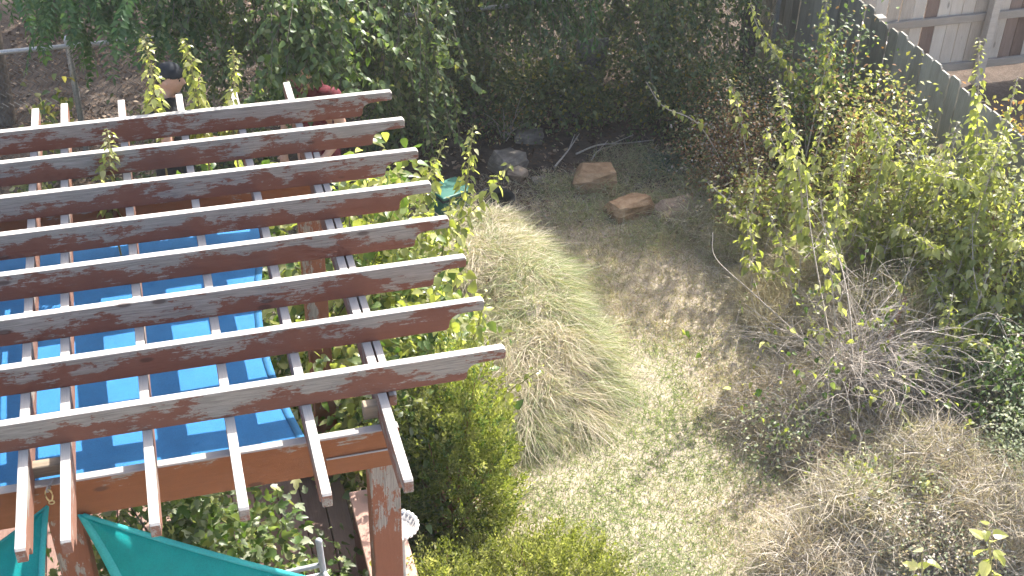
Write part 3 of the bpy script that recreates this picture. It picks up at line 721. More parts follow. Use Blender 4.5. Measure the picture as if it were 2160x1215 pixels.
# ------------------------------------------------------------------ lawn
def hidden_by_deck(x, y): return (x < 1.45) & (y < 2.55)
def lawn():
    R = np.random.default_rng(21)
    N = 235000
    x = R.uniform(1.4, 6.7, N); y = R.uniform(0.2, 5.9, N)
    dens = np.clip(1.25 - np.clip(y - 4.5, 0, 2) * 0.75, 0.08, 1) * (0.65 + 0.45 * vnoise(x, y, 3.1))
    dens = dens * np.where((x > 4.9), 0.7, 1.0)
    keep = R.random(N) < dens
    x, y = x[keep], y[keep]; N = len(x)
    base = np.stack([x, y, hills(x, y) - 0.022], -1)
    # green patches follow the damp hollow between the grass mound and the brush
    cx = 3.05 + 0.22 * (y - 0.8)
    g = np.exp(-((x - cx - 0.12 * np.sin(2.5 * y)) / 0.62) ** 2) * np.clip((3.4 - y) / 0.8, 0, 1) * (0.95 + 0.6 * vnoise(x, y + 5, 2.6)) + 0.75 * np.clip(vnoise(x + 3, y + 7, 1.6) - 0.56, 0, 1) * 2.2
    g = g * np.clip((4.6 - y) / 1.2, 0.25, 1)
    u = R.random(N)
    pick = np.where(u < g * 0.55, 3, np.where(u < g * 0.55 + 0.16 + 0.25 * g, 2, np.where(u < 0.72 + 0.1 * g, 0, 1)))
    tall = 0.85 + 0.35 * vnoise(x, y, 2.2)
    ln = R.uniform(0.03, 0.09, N) * tall
    d = R.normal(size=(N, 3)) * 0.55; d[:, 2] = np.abs(d[:, 2]) + 0.55
    flat = R.random(N) < 0.42; d[flat, 2] *= 0.25
    bend = R.normal(size=(N, 3)) * 0.3; bend[:, 2] = -0.15
    tag(blades('grass', base, d, ln, R.uniform(0.0032, 0.006, N), bend, [M['straw'], M['tan'], M['olive'], M['green']], pick, None, 2, R),
        'dry straw coloured lawn grass with green patches', 'grass', kind='stuff')
lawn()

def mound_z(x, y):
    """soil of the planted mound: a ridge of old clumps"""
    z = np.zeros_like(x)
    for cx, cy, rx, ry, h in MOUND: z = np.maximum(z, h * np.clip(1 - ((x - cx) / rx) ** 2 - ((y - cy) / ry) ** 2, 0, 1) ** 0.8)
    return z
MOUND = [(3.00, 4.45, 0.48, 0.52, 0.44), (2.85, 3.9, 0.52, 0.6, 0.55), (3.08, 3.55, 0.44, 0.6, 0.55), (3.08, 3.0, 0.40, 0.55, 0.46), (2.85, 3.0, 0.48, 0.6, 0.42), (2.78, 2.45, 0.34, 0.36, 0.22), (3.06, 3.27, 0.43, 0.5, 0.52), (2.88, 2.72, 0.42, 0.45, 0.36), (3.02, 4.0, 0.48, 0.5, 0.52)]
def grass_mound():
    n = 60
    X, Y = np.meshgrid(np.linspace(2.2, 3.9, n), np.linspace(1.9, 5.1, n), indexing='ij')
    Z = mound_z(X, Y) - 0.03
    v = np.stack([X, Y, Z], -1).reshape(-1, 3); i, j = np.meshgrid(np.arange(n - 1), np.arange(n - 1), indexing='ij'); a = (i * n + j).ravel()
    tag(mesh_np('soil_mound', v, np.stack([a, a + n, a + n + 1, a + 1], -1), M['ground'], smooth=True), 'low soil mound under the weeping grass', kind='structure')
    R = np.random.default_rng(31)
    base, dd, ln, bd, pk = [], [], [], [], []
    clumps = []
    while len(clumps) < 520:
        x, y = R.uniform(2.3, 3.75), R.uniform(2.0, 5.0)
        if mound_z(np.array([x]), np.array([y]))[0] > 0.02: clumps.append((x, y))
    for (x, y) in clumps:
        k = R.integers(90, 170)
        z = mound_z(np.array([x]), np.array([y]))[0]
        b = np.stack([x + R.normal(0, 0.045, k), y + R.normal(0, 0.045, k), np.full(k, z - 0.04)], -1)
        # downhill lean: away from the ridge line, brushed to the right
        gx = (mound_z(np.array([x + .05]), np.array([y]))[0] - mound_z(np.array([x - .05]), np.array([y]))[0]) / 0.1
        gy = (mound_z(np.array([x]), np.array([y + .05]))[0] - mound_z(np.array([x]), np.array([y - .05]))[0]) / 0.1
        lean = np.array([-gx * 0.30 + 0.08, -gy * 0.30 - 0.10, 0]) + R.normal(0, 0.36, 3) * (1, 1, 0)
        d = R.normal(size=(k, 3)) * 0.42 + lean; d[:, 2] = 0.45 + 0.5 * R.random(k)
        outw = d * (1, 1, 0)
        bend = outw * R.uniform(0.2, 1.0, (k, 1)) + R.normal(size=(k, 3)) * 0.22; bend[:, 2] = -R.uniform(0.5, 1.15, k)
        gg = vnoise(np.array([x]), np.array([y + 2]), 1.9)[0]
        gedge = 0.55 * np.exp(-((x - 3.45) / 0.16) ** 2) + 0.3 * np.exp(-((y - 2.3) / 0.3) ** 2)+ 0.18 * np.exp(-((y - 4.5) / 0.4) ** 2)
        u = R.random(k); pg = np.clip(gg * 0.7 - 0.08 + gedge, 0.08, 0.88)
        pk.append(np.where(u < pg * 0.45, 3, np.where(u < pg, 2, np.where(u < pg + (1 - pg) * 0.86, 0, 1))))
        base.append(b); dd.append(d); bd.append(bend); ln.append(R.uniform(0.08, 0.20, k) * R.uniform(0.7, 1.6))
    base, dd, bd = map(np.concatenate, (base, dd, bd)); ln = np.concatenate(ln); pk = np.concatenate(pk)
    tag(blades('ornamental_grass', base, dd, ln, R.uniform(0.0018, 0.0050, len(base)) * R.choice([0.8, 1.0, 1.5], len(base)), bd, [M['straw'], M['tan'], M['olive'], M['green']], pk, None, 3, R),
        'weeping mound of pale feathery ornamental grass beside the pergola', 'ornamental grass', kind='stuff')
grass_mound()

def leaf_litter():
    R = np.random.default_rng(41)
    N = 26000
    x = R.uniform(-3.0, 6.6, N); y = R.uniform(4.2, 10.5, N)
    keep = R.random(N) < np.clip((y - 4.6) / 1.2, 0.012, 1) * (0.35 + 0.8 * vnoise(x, y, 2.3)); x, y = x[keep], y[keep]
    x2, y2 = R.uniform(5.2, 6.7, 2500), R.uniform(0.2, 4.6, 2500)
    x = np.concatenate([x, x2]); y = np.concatenate([y, y2]); N = len(x)
    pos = np.stack([x, y, hills(x, y) - 0.012 + R.random(N) * 0.02], -1)
    d = R.normal(size=(N, 3)); d[:, 2] *= 0.25; n = R.normal(size=(N, 3)) * 0.4; n[:, 2] = 1
    tag(leaves('leaf_litter', pos, d, n, R.uniform(0.025, 0.07, N), 'diamond', M['litter'], None, R=R), 'brown fallen leaves covering the ground at the rear', 'leaf litter', kind='stuff')
leaf_litter()

# ------------------------------------------------------------------ stones
def boulder(label, c, size, mat, seed, rz=0.0, flat=0.75, name='boulder'):
    R = np.random.default_rng(seed)
    bm = bmesh.new()
    # blocky quarried stone: jittered box corners with a chamfered crown
    pts = []
    for sx in (-1, 1):
        for sy in (-1, 1):
            pts.append((sx * (1 + R.uniform(-.2, .1)), sy * (1 + R.uniform(-.25, .1)), -0.6))
            pts.append((sx * (0.82 + R.uniform(-.38, .2)), sy * (0.8 + R.uniform(-.4, .2)), flat + R.uniform(-.35, .25)))
            pts.append((sx * (1.05 + R.uniform(-.12, .1)), sy * (1.0 + R.uniform(-.2, .1)), 0.2 + R.uniform(-.2, .2)))
    for _ in range(7): pts.append(tuple(unit(R.normal(size=3)) * (1.15, 1.1, 0.95)))
    for p in pts: bm.verts.new(p)
    r = bmesh.ops.convex_hull(bm, input=bm.verts[:])
    bmesh.ops.delete(bm, geom=list({g for g in r['geom_interior'] + r['geom_unused'] if isinstance(g, bmesh.types.BMVert)}), context='VERTS')
    bmesh.ops.bevel(bm, geom=bm.edges[:], offset=0.035, segments=2, profile=0.6, affect='EDGES')
    bmesh.ops.triangulate(bm, faces=bm.faces[:])
    bmesh.ops.subdivide_edges(bm, edges=[e for e in bm.edges if e.calc_length() > 0.22], cuts=2, use_grid_fill=False)
    bmesh.ops.triangulate(bm, faces=bm.faces[:])
    for v in bm.verts:
        p = np.array(v.co); nz = vnoise(p[0] * 2 + seed, p[1] * 2 + p[2] * 1.3, 1.7) + 0.5 * vnoise(p[0] * 5, p[2] * 5 + p[1] * 3 + seed, 1.3) - 0.75
        v.co = Vector(p * (1 + 0.11 * nz))
    bmesh.ops.scale(bm, vec=(size[0] / 2, size[1] / 2, size[2] / 2), verts=bm.verts[:])
    o = bm_obj(name, bm, M[mat])
    o.location = (c[0], c[1], c[2] + size[2] * 0.15); o.rotation_euler = (R.uniform(-.12, .12), R.uniform(-.12, .12), rz)
    tag(o, label, 'rock')
    return o
def stones():
    def g(px, py): return at(px, py, Z=0.0)
    boulder('blocky brown sandstone boulder at the rear of the lawn', g(1255, 395), (0.38, 0.28, 0.35), 'rock_orange', 11, -0.35)
    boulder('flat orange sandstone boulder in the middle of the three lawn stones', g(1325, 450), (0.37, 0.25, 0.29), 'rock_orange', 14, 0.25)
    boulder('dull greyish pink boulder half sunk in grass under the brown shrub', g(1432, 455), (0.38, 0.29, 0.34), 'rock_tan', 17, 0.1)
    boulder('broken grey layered rock among leaf litter behind the mound', g(1072, 350), (0.29, 0.26, 0.24), 'rock_grey', 21, 0.5)
    boulder('small pale chunk of rock leaning on the grey layered rock', g(1092, 372), (0.16, 0.14, 0.17), 'rock_tan', 25, 0.8)
    boulder('dim grey stone in shade behind the layered rock', g(1115, 290), (0.26, 0.2, 0.16), 'rock_grey', 23, -0.2)
    boulder('tan stone beside the black plastic pot', g(1012, 440), (0.26, 0.22, 0.22), 'rock_tan', 29, 0.3)
    boulder('upright pale stone poking from the grass mound top', at(1030, 500, Z=0.1), (0.17, 0.2, 0.26), 'rock_tan', 31, 0.9)
    boulder('reddish flat stone beside the rafter tip at the mound edge', at(1003, 565, Z=0.12), (0.2, 0.14, 0.14), 'rock_tan', 33, 0.1)
    boulder('small stone near a dry tuft behind the mound', g(1140, 385), (0.15, 0.12, 0.1), 'rock_grey', 37, 0.1)
    boulder('pale stone seen between the rafters near the deck edge', at(40, 478, Z=0.15), (0.3, 0.25, 0.2), 'rock_tan', 41, 0.4)
stones()

def bin_and_pot():
    c = at(948, 395, Z=0.42)
    t = thing('storage_bin', 'dark green plastic bin with flat lid beside the tall leafy shoots', 'bin', (c[0], c[1], 0), 0.35)
    z = c[2]
    w, d = 0.15, 0.13
    bm = bmesh.new(); vs = add_box(bm, (-w * .86, -d * .86, 0.0), (w * .86, d * .86, z - 0.03))
    for v in vs[4:]: v.co.x *= 1.1; v.co.y *= 1.1
    bevel(bm, 0.015, 2); bm_obj('body', bm, M['greenplastic'], t)
    bm = bmesh.new(); add_box(bm, (-w, -d, z - 0.032), (w, d, z)); bevel(bm, 0.012, 2); lid = bm_obj('lid', bm, M['greenplastic'], t)
    box('lid_rim', (-w - 0.006, -d - 0.006, z - 0.045), (w + 0.006, d + 0.006, z - 0.0325), M['blackplastic'], lid, 0.003)
    c = at(1045, 418, Z=0.24)
    t = thing('plant_pot', 'black plastic plant pot lying behind the grass mound', 'pot', (c[0], c[1], 0.02), 0.0)
    n = 28; prof = [(0.11, 0.0), (0.155, 0.20), (0.165, 0.20), (0.167, 0.228), (0.152, 0.228), (0.145, 0.17), (0.10, 0.02)]
    bm = bmesh.new(); rings = [[bm.verts.new((r * math.cos(a), r * math.sin(a), zz)) for a in np.arange(n) * 2 * math.pi / n] for r, zz in prof]
    for a, b in zip(rings[:-1], rings[1:]):
        for k in range(n): bm.faces.new((a[k], a[(k + 1) % n], b[(k + 1) % n], b[k]))
    bm.faces.new(rings[0][::-1]); bm.faces.new(rings[-1])
    bmesh.ops.recalc_face_normals(bm, faces=bm.faces[:]); bm_obj('pot_body', bm, M['blackplastic'], t, True)
    tube_obj('rim', [(np.array([[0.167 * math.cos(a), 0.167 * math.sin(a), 0.226] for a in np.linspace(0, 2 * math.pi, 33)]), 0.008)], M['blackplastic'], t, 6)
    b = box('leaning_board', (-0.17, 0, 0), (0.17, 0.03, 0.34), M['greyboard'], None, 0.003)
    p = at(1243, 112, Y=7.15); b.location = (p[0], 7.1, p[2] - 0.17); b.rotation_euler = (0.05, 0.04, 0.1); b.name = 'weathered_board'
    box_h = p[2] - 0.17
    bm = bmesh.new(); add_box(bm, (-0.17, 0, -box_h), (0.17, 0.03, 0.34)); bevel(bm, 0.003); bm.to_mesh(b.data); bm.free()
    tag(b, 'grey weathered board standing behind the chain link fence', 'board')
bin_and_pot()

def fallen_sticks():
    S_ = [('long pale stick lying across the leaf litter', [(1170, 352), (1200, 315), (1222, 282)], 0.011),
          ('grey forked branch lying behind the sandstone boulder', [(1215, 325), (1262, 306), (1320, 302), (1380, 295)], 0.010),
          ('thin curved twig lying just behind the brown boulder', [(1248, 338), (1262, 318), (1300, 305)], 0.008),
          ('bleached thin stick on the lawn below the green shrub', [(1062, 1050), (1100, 1038), (1135, 1010)], 0.006),
          ('dark thin twig lying on dry weeds beside the lawn', [(1640, 1160), (1655, 1110), (1668, 1075)], 0.009),
          ('pair of crossed grey twigs on the dry weeds', [(1720, 1100), (1740, 1080), (1752, 1062)], 0.008)]
    for lab, pp, r in S_:
        pts = np.array([at(x, y, Z=0.03 + 0.01 * (i % 2)) for i, (x, y) in enumerate(pp)])
        c = pts[0].copy()
        t = thing('fallen_branch', lab, 'stick', tuple(c))
        main = curve(pts - c, 6)
        tube_obj('stick', [(main, np.linspace(r, r * 0.5, len(main)))], M['twig'], t, 6)
        k = len(main) // 2
        side = np.array([main[k], main[k] + (main[-1] - main[k]) * 0.5 + V(0.03, 0.08, 0.03)])
        tube_obj('side_twig', [(curve(side, 5), r * 0.45)], M['twig'], t, 5)
fallen_sticks()

# ------------------------------------------------------------------ saplings and shoots: every leaf an object of its own
LEAFMESH = {}
def leaf_mesh(kind, mat):
    key = (kind, mat)
    if key not in LEAFMESH:
        v, f = TPL[kind]
        me = bpy.data.meshes.new('leaf'); me.from_pydata([tuple(x) for x in v], [], [tuple(int(i) for i in q) for q in f])
        me.materials.append(M[mat]); me.update(); LEAFMESH[key] = me
    return LEAFMESH[key]
def leaf_obj(parent, p, d, n, size, kind, mat):
    d, s, n2 = (x[0] for x in frames(np.asarray(d)[None], np.asarray(n)[None]))
    o = bpy.data.objects.new('leaf', leaf_mesh(kind, mat)); C.objects.link(o); o.parent = parent
    m = np.eye(4); m[:3, 0] = d * size; m[:3, 1] = s * size; m[:3, 2] = n2 * size; m[:3, 3] = p
    o.matrix_local = Matrix(m.tolist())
    return o
def sapling(label, path, nleaf, leaf=0.075, seed=1, t0=0.15, mat='lime', stem='greentwig', rad=0.008, droop=0.9, group=None, spread=0.05, cat='sapling', name='sapling', bare_tip=False, side=0):
    """one upright shoot: stem with petioles, hanging leaves"""
    R = np.random.default_rng(seed)
    pts = np.asarray(path, float); c = pts[0].copy()
    t = thing(name, label, cat, tuple(c), 0, group)
    line = curve(pts - c, 10); n = len(line)
    paths = [(line, np.linspace(rad, rad * 0.3, n))]
    lines = [(line, t0, nleaf)]
    for k in range(side):
        i = int(n * R.uniform(0.3, 0.8)); a = R.uniform(0, 2 * math.pi); L = R.uniform(0.2, 0.5)
        sub = curve([line[i], line[i] + V(math.cos(a), math.sin(a), 0.6) * L * 0.5, line[i] + V(math.cos(a), math.sin(a), R.uniform(0.2, 1.0)) * L], 6)
        paths.append((sub, np.linspace(rad * 0.55, rad * 0.25, len(sub)))); lines.append((sub, 0.25, int(nleaf * 0.35)))
    for ln, ts, nl in lines:
        seglen = np.concatenate([[0], np.cumsum(np.linalg.norm(np.diff(ln, axis=0), axis=1))]); tot = seglen[-1]
        for k in range(nl):
            f = ts + (1 - ts) * (k + R.uniform(0.1, 0.9)) / nl
            p = np.array([np.interp(f * tot, seglen, ln[:, a]) for a in range(3)])
            a = k * 2.39996 + R.normal(0, 0.3)
            out = V(math.cos(a), math.sin(a), 0)
            taper = 1.0 if f < 0.6 else 1.0 - 0.62 * (f - 0.6) / 0.4
            sz = leaf * R.uniform(0.7, 1.2) * taper
            pet = out * spread * R.uniform(0.5, 1.15) * taper + V(0, 0, 0.025 * R.uniform(0, 1))
            q = p + pet
            paths.append((np.array([p, p + pet * 0.6 + V(0, 0, 0.012), q]), 0.0016))
            dr = droop * R.uniform(0.45, 1.4) if f < 0.9 else droop * 0.3
            d = out + V(*R.normal(0, 0.25, 3)) + V(0, 0, -dr)
            nn = V(0, 0, 1.0) + out * dr * 0.8 + V(*R.normal(0, 0.3, 3))
            leaf_obj(t, q, d, nn, sz, 'lobed' if R.random() < 0.35 else 'broad', mat)
    tube_obj('stem', paths, M[stem], t, 5)
    return t

def pergola_shoots():
    def sh(label, tip, low, Y, n, leaf, seed, zb=None):
        a = at(*tip, Y=Y); b = at(*low, Y=Y)
        base = V(b[0] + 0.04, Y - 0.03, 1.5)
        sapling(label, [base, b, (a + b) / 2 + V(0.012, 0, 0), a], n, leaf, seed, t0=0.62, rad=0.007, droop=1.0, spread=0.052, group='leafy shoots growing up through the pergola')
    sh('tall lime shoot above the rafters, just before the capped man', (304, 78), (332, 262), 2.62, 95, 0.072, 1)
    sh('lime shoot above the rafters that hides the man from the front', (387, 88), (425, 258), 2.62, 115, 0.072, 2)
    sh('lime shoot above the rafters farthest from the fence post', (493, 108), (488, 250), 2.62, 80, 0.064, 3)
    sh('short lime shoot rising between the second and third rafters', (228, 278), (225, 400), 2.10, 70, 0.068, 4)
pergola_shoots()
def yard_shoots():
    def w(px, py, Y): return at(px, py, Y=Y)
    G_ = 'leafy shoots beside the rafter tips'
    sapling('tallest lime shoot standing past the rafter tips by the green bin', [V(2.5, 3.55, 0.0), w(962, 520, 3.6), w(985, 380, 3.6), w(997, 268, 3.6)], 95, 0.09, 11, 0.30, rad=0.011, droop=1.3, spread=0.06, group=G_)
    sapling('thin lime shoot leaning just before the green bin', [V(2.32, 3.3, 0.0), w(895, 430, 3.4), w(915, 360, 3.4), w(940, 292, 3.4)], 60, 0.075, 12, 0.35, rad=0.009, droop=1.1, group=G_)
    sapling('small leafy shoot showing beside the third rafter tip', [V(2.1, 3.4, 0.0), w(840, 400, 3.4), w(846, 345, 3.4)], 45, 0.075, 13, 0.4, rad=0.008, group=G_)
    sapling('leafy shoot tip touching the seventh rafter end', [V(2.15, 2.3, 0.0), w(985, 760, 2.1), w(1008, 690, 2.0), w(1025, 620, 1.9)], 55, 0.08, 14, 0.4, rad=0.009, group=G_)
    sapling('lone sprig with dark leaf undersides over the mound foot', [V(2.35, 2.0, 0.0), w(1060, 850, 1.7), w(1110, 800, 1.65), w(1140, 780, 1.6)], 38, 0.095, 15, 0.45, rad=0.008, droop=1.2, group=G_)
    sapling('leafy sapling crowding the fifth rafter tip', [V(2.2, 3.0, 0.0), w(930, 560, 3.0), w(945, 470, 3.0), w(950, 420, 3.0)], 70, 0.09, 16, 0.3, rad=0.01, droop=1.1, group=G_, side=2)
    sapling('leafy sapling under the fourth rafter tip', [V(2.0, 2.9, 0.0), w(865, 520, 2.9), w(880, 450, 2.9), w(872, 410, 2.9)], 70, 0.09, 17, 0.3, rad=0.01, droop=1.1, group=G_, side=2)
yard_shoots()

# ------------------------------------------------------------------ shrubs
def shrub(name, label, cat, c, rx, ry, h, nl, leaf, kind, mats, weights=None, seed=1, nstem=14, stem='bark', droop=0.5, clump=0.10, nclump=None, top=0.55, z0=0.05, rad=0.012, group=None, spread=0.7):
    R = np.random.default_rng(seed)
    t = thing(name, label, cat, (c[0], c[1], 0), 0, group)
    nclump = nclump or max(12, nl // 70)
    # clump centres near the outer shell of a half-ellipsoid
    v = unit(R.normal(size=(nclump, 3))); v[:, 2] = np.abs(v[:, 2])
    rr = top + (1 - top) * R.random((nclump, 1)) ** 0.6
    wob = 0.8 + 0.4 * R.random((nclump, 1))
    cc = v * rr * wob * (rx, ry, h); cc[:, 2] = z0 + cc[:, 2]
    idx = R.integers(0, nclump, nl)
    pos = cc[idx] + R.normal(size=(nl, 3)) * clump * (0.7 + 0.6 * R.random((nl, 1)))
    pos[:, 2] = np.abs(pos[:, 2]) + 0.01
    out = unit(pos * (1 / rx, 1 / ry, 1 / h)) * 0.55
    d, n = drooping(R, nl, out, droop, spread)
    leaves('foliage', pos, d, n, leaf * R.uniform(0.6, 1.25, nl), kind, mats, t, weights, R)['kind'] = 'stuff'
    paths = []
    for k in range(min(nstem, nclump)):
        e = cc[k]; b = V(R.normal(0, rx * 0.10), R.normal(0, ry * 0.10), 0)
        mid = b * 0.5 + e * 0.5 + V(0, 0, 0.12 * h) + R.normal(size=3) * 0.05 * rx
        ln = curve([b, mid, e], 6); paths.append((ln, np.linspace(rad, rad * 0.3, len(ln))))
    for k in range(nstem, min(nclump, nstem * 3)):
        j = R.integers(0, nstem); b = paths[min(j, len(paths) - 1)][0]; s_ = b[len(b) // 2]
        ln = curve([s_, (s_ + cc[k]) / 2 + V(0, 0, 0.04), cc[k]], 4); paths.append((ln, np.linspace(rad * 0.45, rad * 0.2, len(ln))))
    tube_obj('branches', paths, M[stem], t, 4)
    return t

def near_shrubs():
    L_ = [M['lime'], M['bushleaf']]
    shrub('mulberry_bush', 'broad leafed green bush filling the gap under the rafter ends', 'bush', (1.72, 2.75), 0.66, 1.05, 1.9, 6200, 0.078, 'broad', L_, (0.6, 0.4), 51, 16, clump=0.12, droop=0.8)
    shrub('mulberry_bush', 'leafy green bush behind the far pergola post', 'bush', (1.0, 3.5), 0.9, 0.7, 1.5, 2200, 0.085, 'broad', [M['bushleaf'], M['lime'], M['thicket']], (0.5, 0.25, 0.25), 52, 14, clump=0.12, droop=0.8)
    shrub('flowering_bush', 'glossy bush with pale leaves just behind the corner post', 'bush', (1.80, 1.75), 0.34, 0.5, 1.45, 2200, 0.052, 'broad', [M['bushleaf'], M['lime'], M['sage']], (0.45, 0.35, 0.2), 53, 14, clump=0.09, droop=0.6)
    shrub('mulberry_bush', 'shaded broad leafed bush below the pergola beam by the chair', 'bush', (0.50, 0.90), 0.72, 0.55, 1.05, 5600, 0.064, 'lobed', [M['bushleaf'], M['thicket'], M['sage'], M['lime']], (0.45, 0.3, 0.15, 0.1), 54, 16, clump=0.12, droop=0.7, z0=0.15)
    # feathery cedar and the low hedge of yellow-green sprays
    def sprays(name, label, c, rx, ry, h, n, size, mats, w, seed, lean=(0, 0), spike=0.0, cat='shrub'):
        R = np.random.default_rng(seed); t = thing(name, label, cat, (c[0], c[1], 0))
        ns = n // 26
        v = unit(R.normal(size=(ns, 3))); v[:, 2] = np.abs(v[:, 2]) * 1.15
        rr = (0.40 + 0.60 * R.random((ns, 1)) ** 0.55) * (0.82 + 0.3 * R.random((ns, 1)))
        tipc = v * rr * (rx, ry, h); tipc[:, 2] += 0.05; tipc[:, :2] += np.outer(tipc[:, 2] / h, lean)
        dirs = unit(unit(v) * (0.8, 0.8, 0.5) + V(0, 0, 0.95) + R.normal(size=(ns, 3)) * 0.25)
        L = (0.07 + 0.09 * R.random(ns)) * (1 + spike * (R.random(ns) < 0.12) * 1.6)
        # each spray: flattened fan of scale leaves along a small axis
        k = 26; f = np.tile(np.linspace(0, 1, k), ns); ii = np.repeat(np.arange(ns), k)
        side = unit(np.cross(dirs, R.normal(size=(ns, 3))))
        sg = np.where(np.arange(ns * k) % 2 == 0, 1.0, -1.0)
        pos = tipc[ii] + dirs[ii] * (L[ii] * (f - 0.3))[:, None] + side[ii] * (sg * 0.006)[:, None] + R.normal(size=(ns * k, 3)) * 0.008
        d = dirs[ii] * 0.8 + side[ii] * (sg * (0.75 - 0.4 * f))[:, None] + R.normal(size=(ns * k, 3)) * 0.25
        nn = np.cross(d, side[ii]) + R.normal(size=(ns * k, 3)) * 0.5
        wv = np.asarray(w) / sum(w); pk = R.choice(len(mats), ns, p=wv)
        P, F, kk = leaves_geo(pos, d, nn, size * R.uniform(0.7, 1.3, ns * k), 'scale')
        mesh_np('foliage', P, F, mats, t, np.repeat(pk[ii], kk))['kind'] = 'stuff'
        paths = [(curve([V(*(R.normal(0, 0.05, 2)), 0), tipc[j] * 0.5 + V(0, 0, 0.05), tipc[j]], 5), np.linspace(0.012, 0.003, 10)) for j in R.choice(ns, 40, replace=False)]
        tube_obj('branches', paths, M['redtwig'], t, 5)
        return t
    sprays('cedar_shrub', 'upright feathery yellow green cedar beside the pergola corner', (2.00, 1.52), 0.43, 0.46, 1.22, 42000, 0.026, [M['cedar'], M['privet'], M['bushleaf']], (0.7, 0.15, 0.15), 61, (0.03, 0.0))
    sprays('low_hedge', 'low spreading yellow green shrub on the lawn edge by the post', (2.20, 0.74), 0.70, 0.42, 0.48, 34000, 0.024, [M['cedar'], M['privet']], (0.45, 0.55), 62, (0.1, 0.0), 1.0)
    sprays('low_hedge', 'small yellow green shrub tucked against the corner post foot', (1.70, 0.62), 0.36, 0.36, 0.62, 16000, 0.024, [M['cedar'], M['privet']], (0.55, 0.45), 63, (0.0, 0.0), 0.6)
near_shrubs()

# ------------------------------------------------------------------ brush along the grey fence
def dead_shrub():
    R = np.random.default_rng(71)
    c = at(1790, 885, Z=0.0)
    t = thing('bare_shrub', 'sprawling leafless grey shrub with red brown forked trunk', 'shrub', (c[0], c[1], 0))
    hub = V(0.03, 0.12, 0.30)
    tr = [(curve([V(-0.02, 0.0, -0.02), V(-0.03, 0.03, 0.16), hub], 6), np.linspace(0.034, 0.024, 12)),
          (curve([V(0.10, -0.02, -0.02), V(0.15, 0.06, 0.16), hub + V(0.16, 0.08, 0.05)], 6), np.linspace(0.032, 0.022, 12)),
          (curve([V(0.22, 0.25, 0.0), V(0.42, 0.35, 0.3), V(0.62, 0.52, 0.62)], 6), np.linspace(0.024, 0.014, 12))]
    tube_obj('trunk', tr, M['redtwig'], t, 8)
    paths, tips = [], []
    for k in range(190):
        a = R.uniform(0, 2 * math.pi); L = R.uniform(0.35, 1.0)
        up = R.uniform(0.05, 0.55) if k % 3 else R.uniform(-0.1, 0.15)
        s = hub + R.normal(size=3) * (0.08, 0.08, 0.07) + (V(0.16, 0.08, 0.03) if k % 2 else 0)
        o = V(math.cos(a), math.sin(a), 0)
        pts = [s, s + o * L * 0.33 + V(0, 0, up * 0.5) + R.normal(size=3) * 0.05, s + o * L * 0.68 + V(0, 0, up * 0.85) + R.normal(size=3) * 0.07, s + o * L + V(0, 0, up * R.uniform(0.6, 1.2)) + R.normal(size=3) * 0.08]
        pts = [np.maximum(p, (-9, -9, 0.03)) for p in pts]
        ln = curve(pts, 6); r0 = R.uniform(0.0022, 0.0055)
        paths.append((ln, np.linspace(r0, r0 * 0.35, len(ln)))); tips.append(ln[-1])
        for q in range(R.integers(4, 9)):
            i = R.integers(4, len(ln) - 1); dd = unit(R.normal(size=3) * (1, 1, 0.7) + o * 0.9 + V(0, 0, 0.15)); l2 = R.uniform(0.10, 0.42)
            sub = curve([ln[i], ln[i] + dd * l2 * 0.5 + V(0, 0, 0.02), ln[i] + dd * l2 + V(0, 0, -0.02)], 4)
            paths.append((sub, np.linspace(r0 * 0.45, r0 * 0.2, len(sub)))); tips.append(sub[-1])
    # the long bowed branches that reach out over the lawn
    for pp in ([(1770, 820, 1.95), (1690, 715, 2.3), (1590, 620, 2.6), (1510, 545, 2.9), (1503, 490, 3.0)],
               [(1770, 800, 1.95), (1740, 660, 2.3), (1712, 500, 2.6), (1700, 390, 2.8)],
               [(1800, 790, 1.95), (1790, 640, 2.2), (1760, 520, 2.5), (1700, 420, 2.7)],
               [(1800, 800, 2.0), (1950, 790, 2.1), (2080, 740, 2.3), (2150, 690, 2.4)],
               [(1810, 810, 1.95), (1960, 860, 1.8), (2060, 900, 1.7), (2140, 905, 1.7)],
               [(1780, 800, 1.95), (1700, 720, 2.2), (1640, 690, 2.35), (1570, 640, 2.5)]):
        P_ = np.array([at(x, y, Y=Y) for x, y, Y in pp]) - c
        P_[:, 2] += c[2]; ln = curve(P_, 7); paths.append((ln, np.linspace(0.009, 0.003, len(ln)))); tips.append(ln[-1])
        for q in range(5):
            i = R.integers(6, len(ln) - 1); dd = unit(R.normal(size=3) + V(0, 0, 0.5)); l2 = R.uniform(0.08, 0.22)
            sub = curve([ln[i], ln[i] + dd * l2 * 0.5, ln[i] + dd * l2], 4); paths.append((sub, 0.002)); tips.append(sub[-1])
    tube_obj('branches', paths, M['twig'], t, 3)
    tips = np.array(tips); sel = tips[R.random(len(tips)) < 0.16]
    for p in sel:
        for q in range(R.integers(1, 4)):
            leaf_obj(t, p + R.normal(size=3) * 0.02, R.normal(size=3) * 0.6 + V(0, 0, -0.6), V(0, 0, 1) + R.normal(size=3) * 0.5, R.uniform(0.03, 0.065), 'broad', 'lime' if R.random() < 0.6 else 'bushleaf')
dead_shrub()

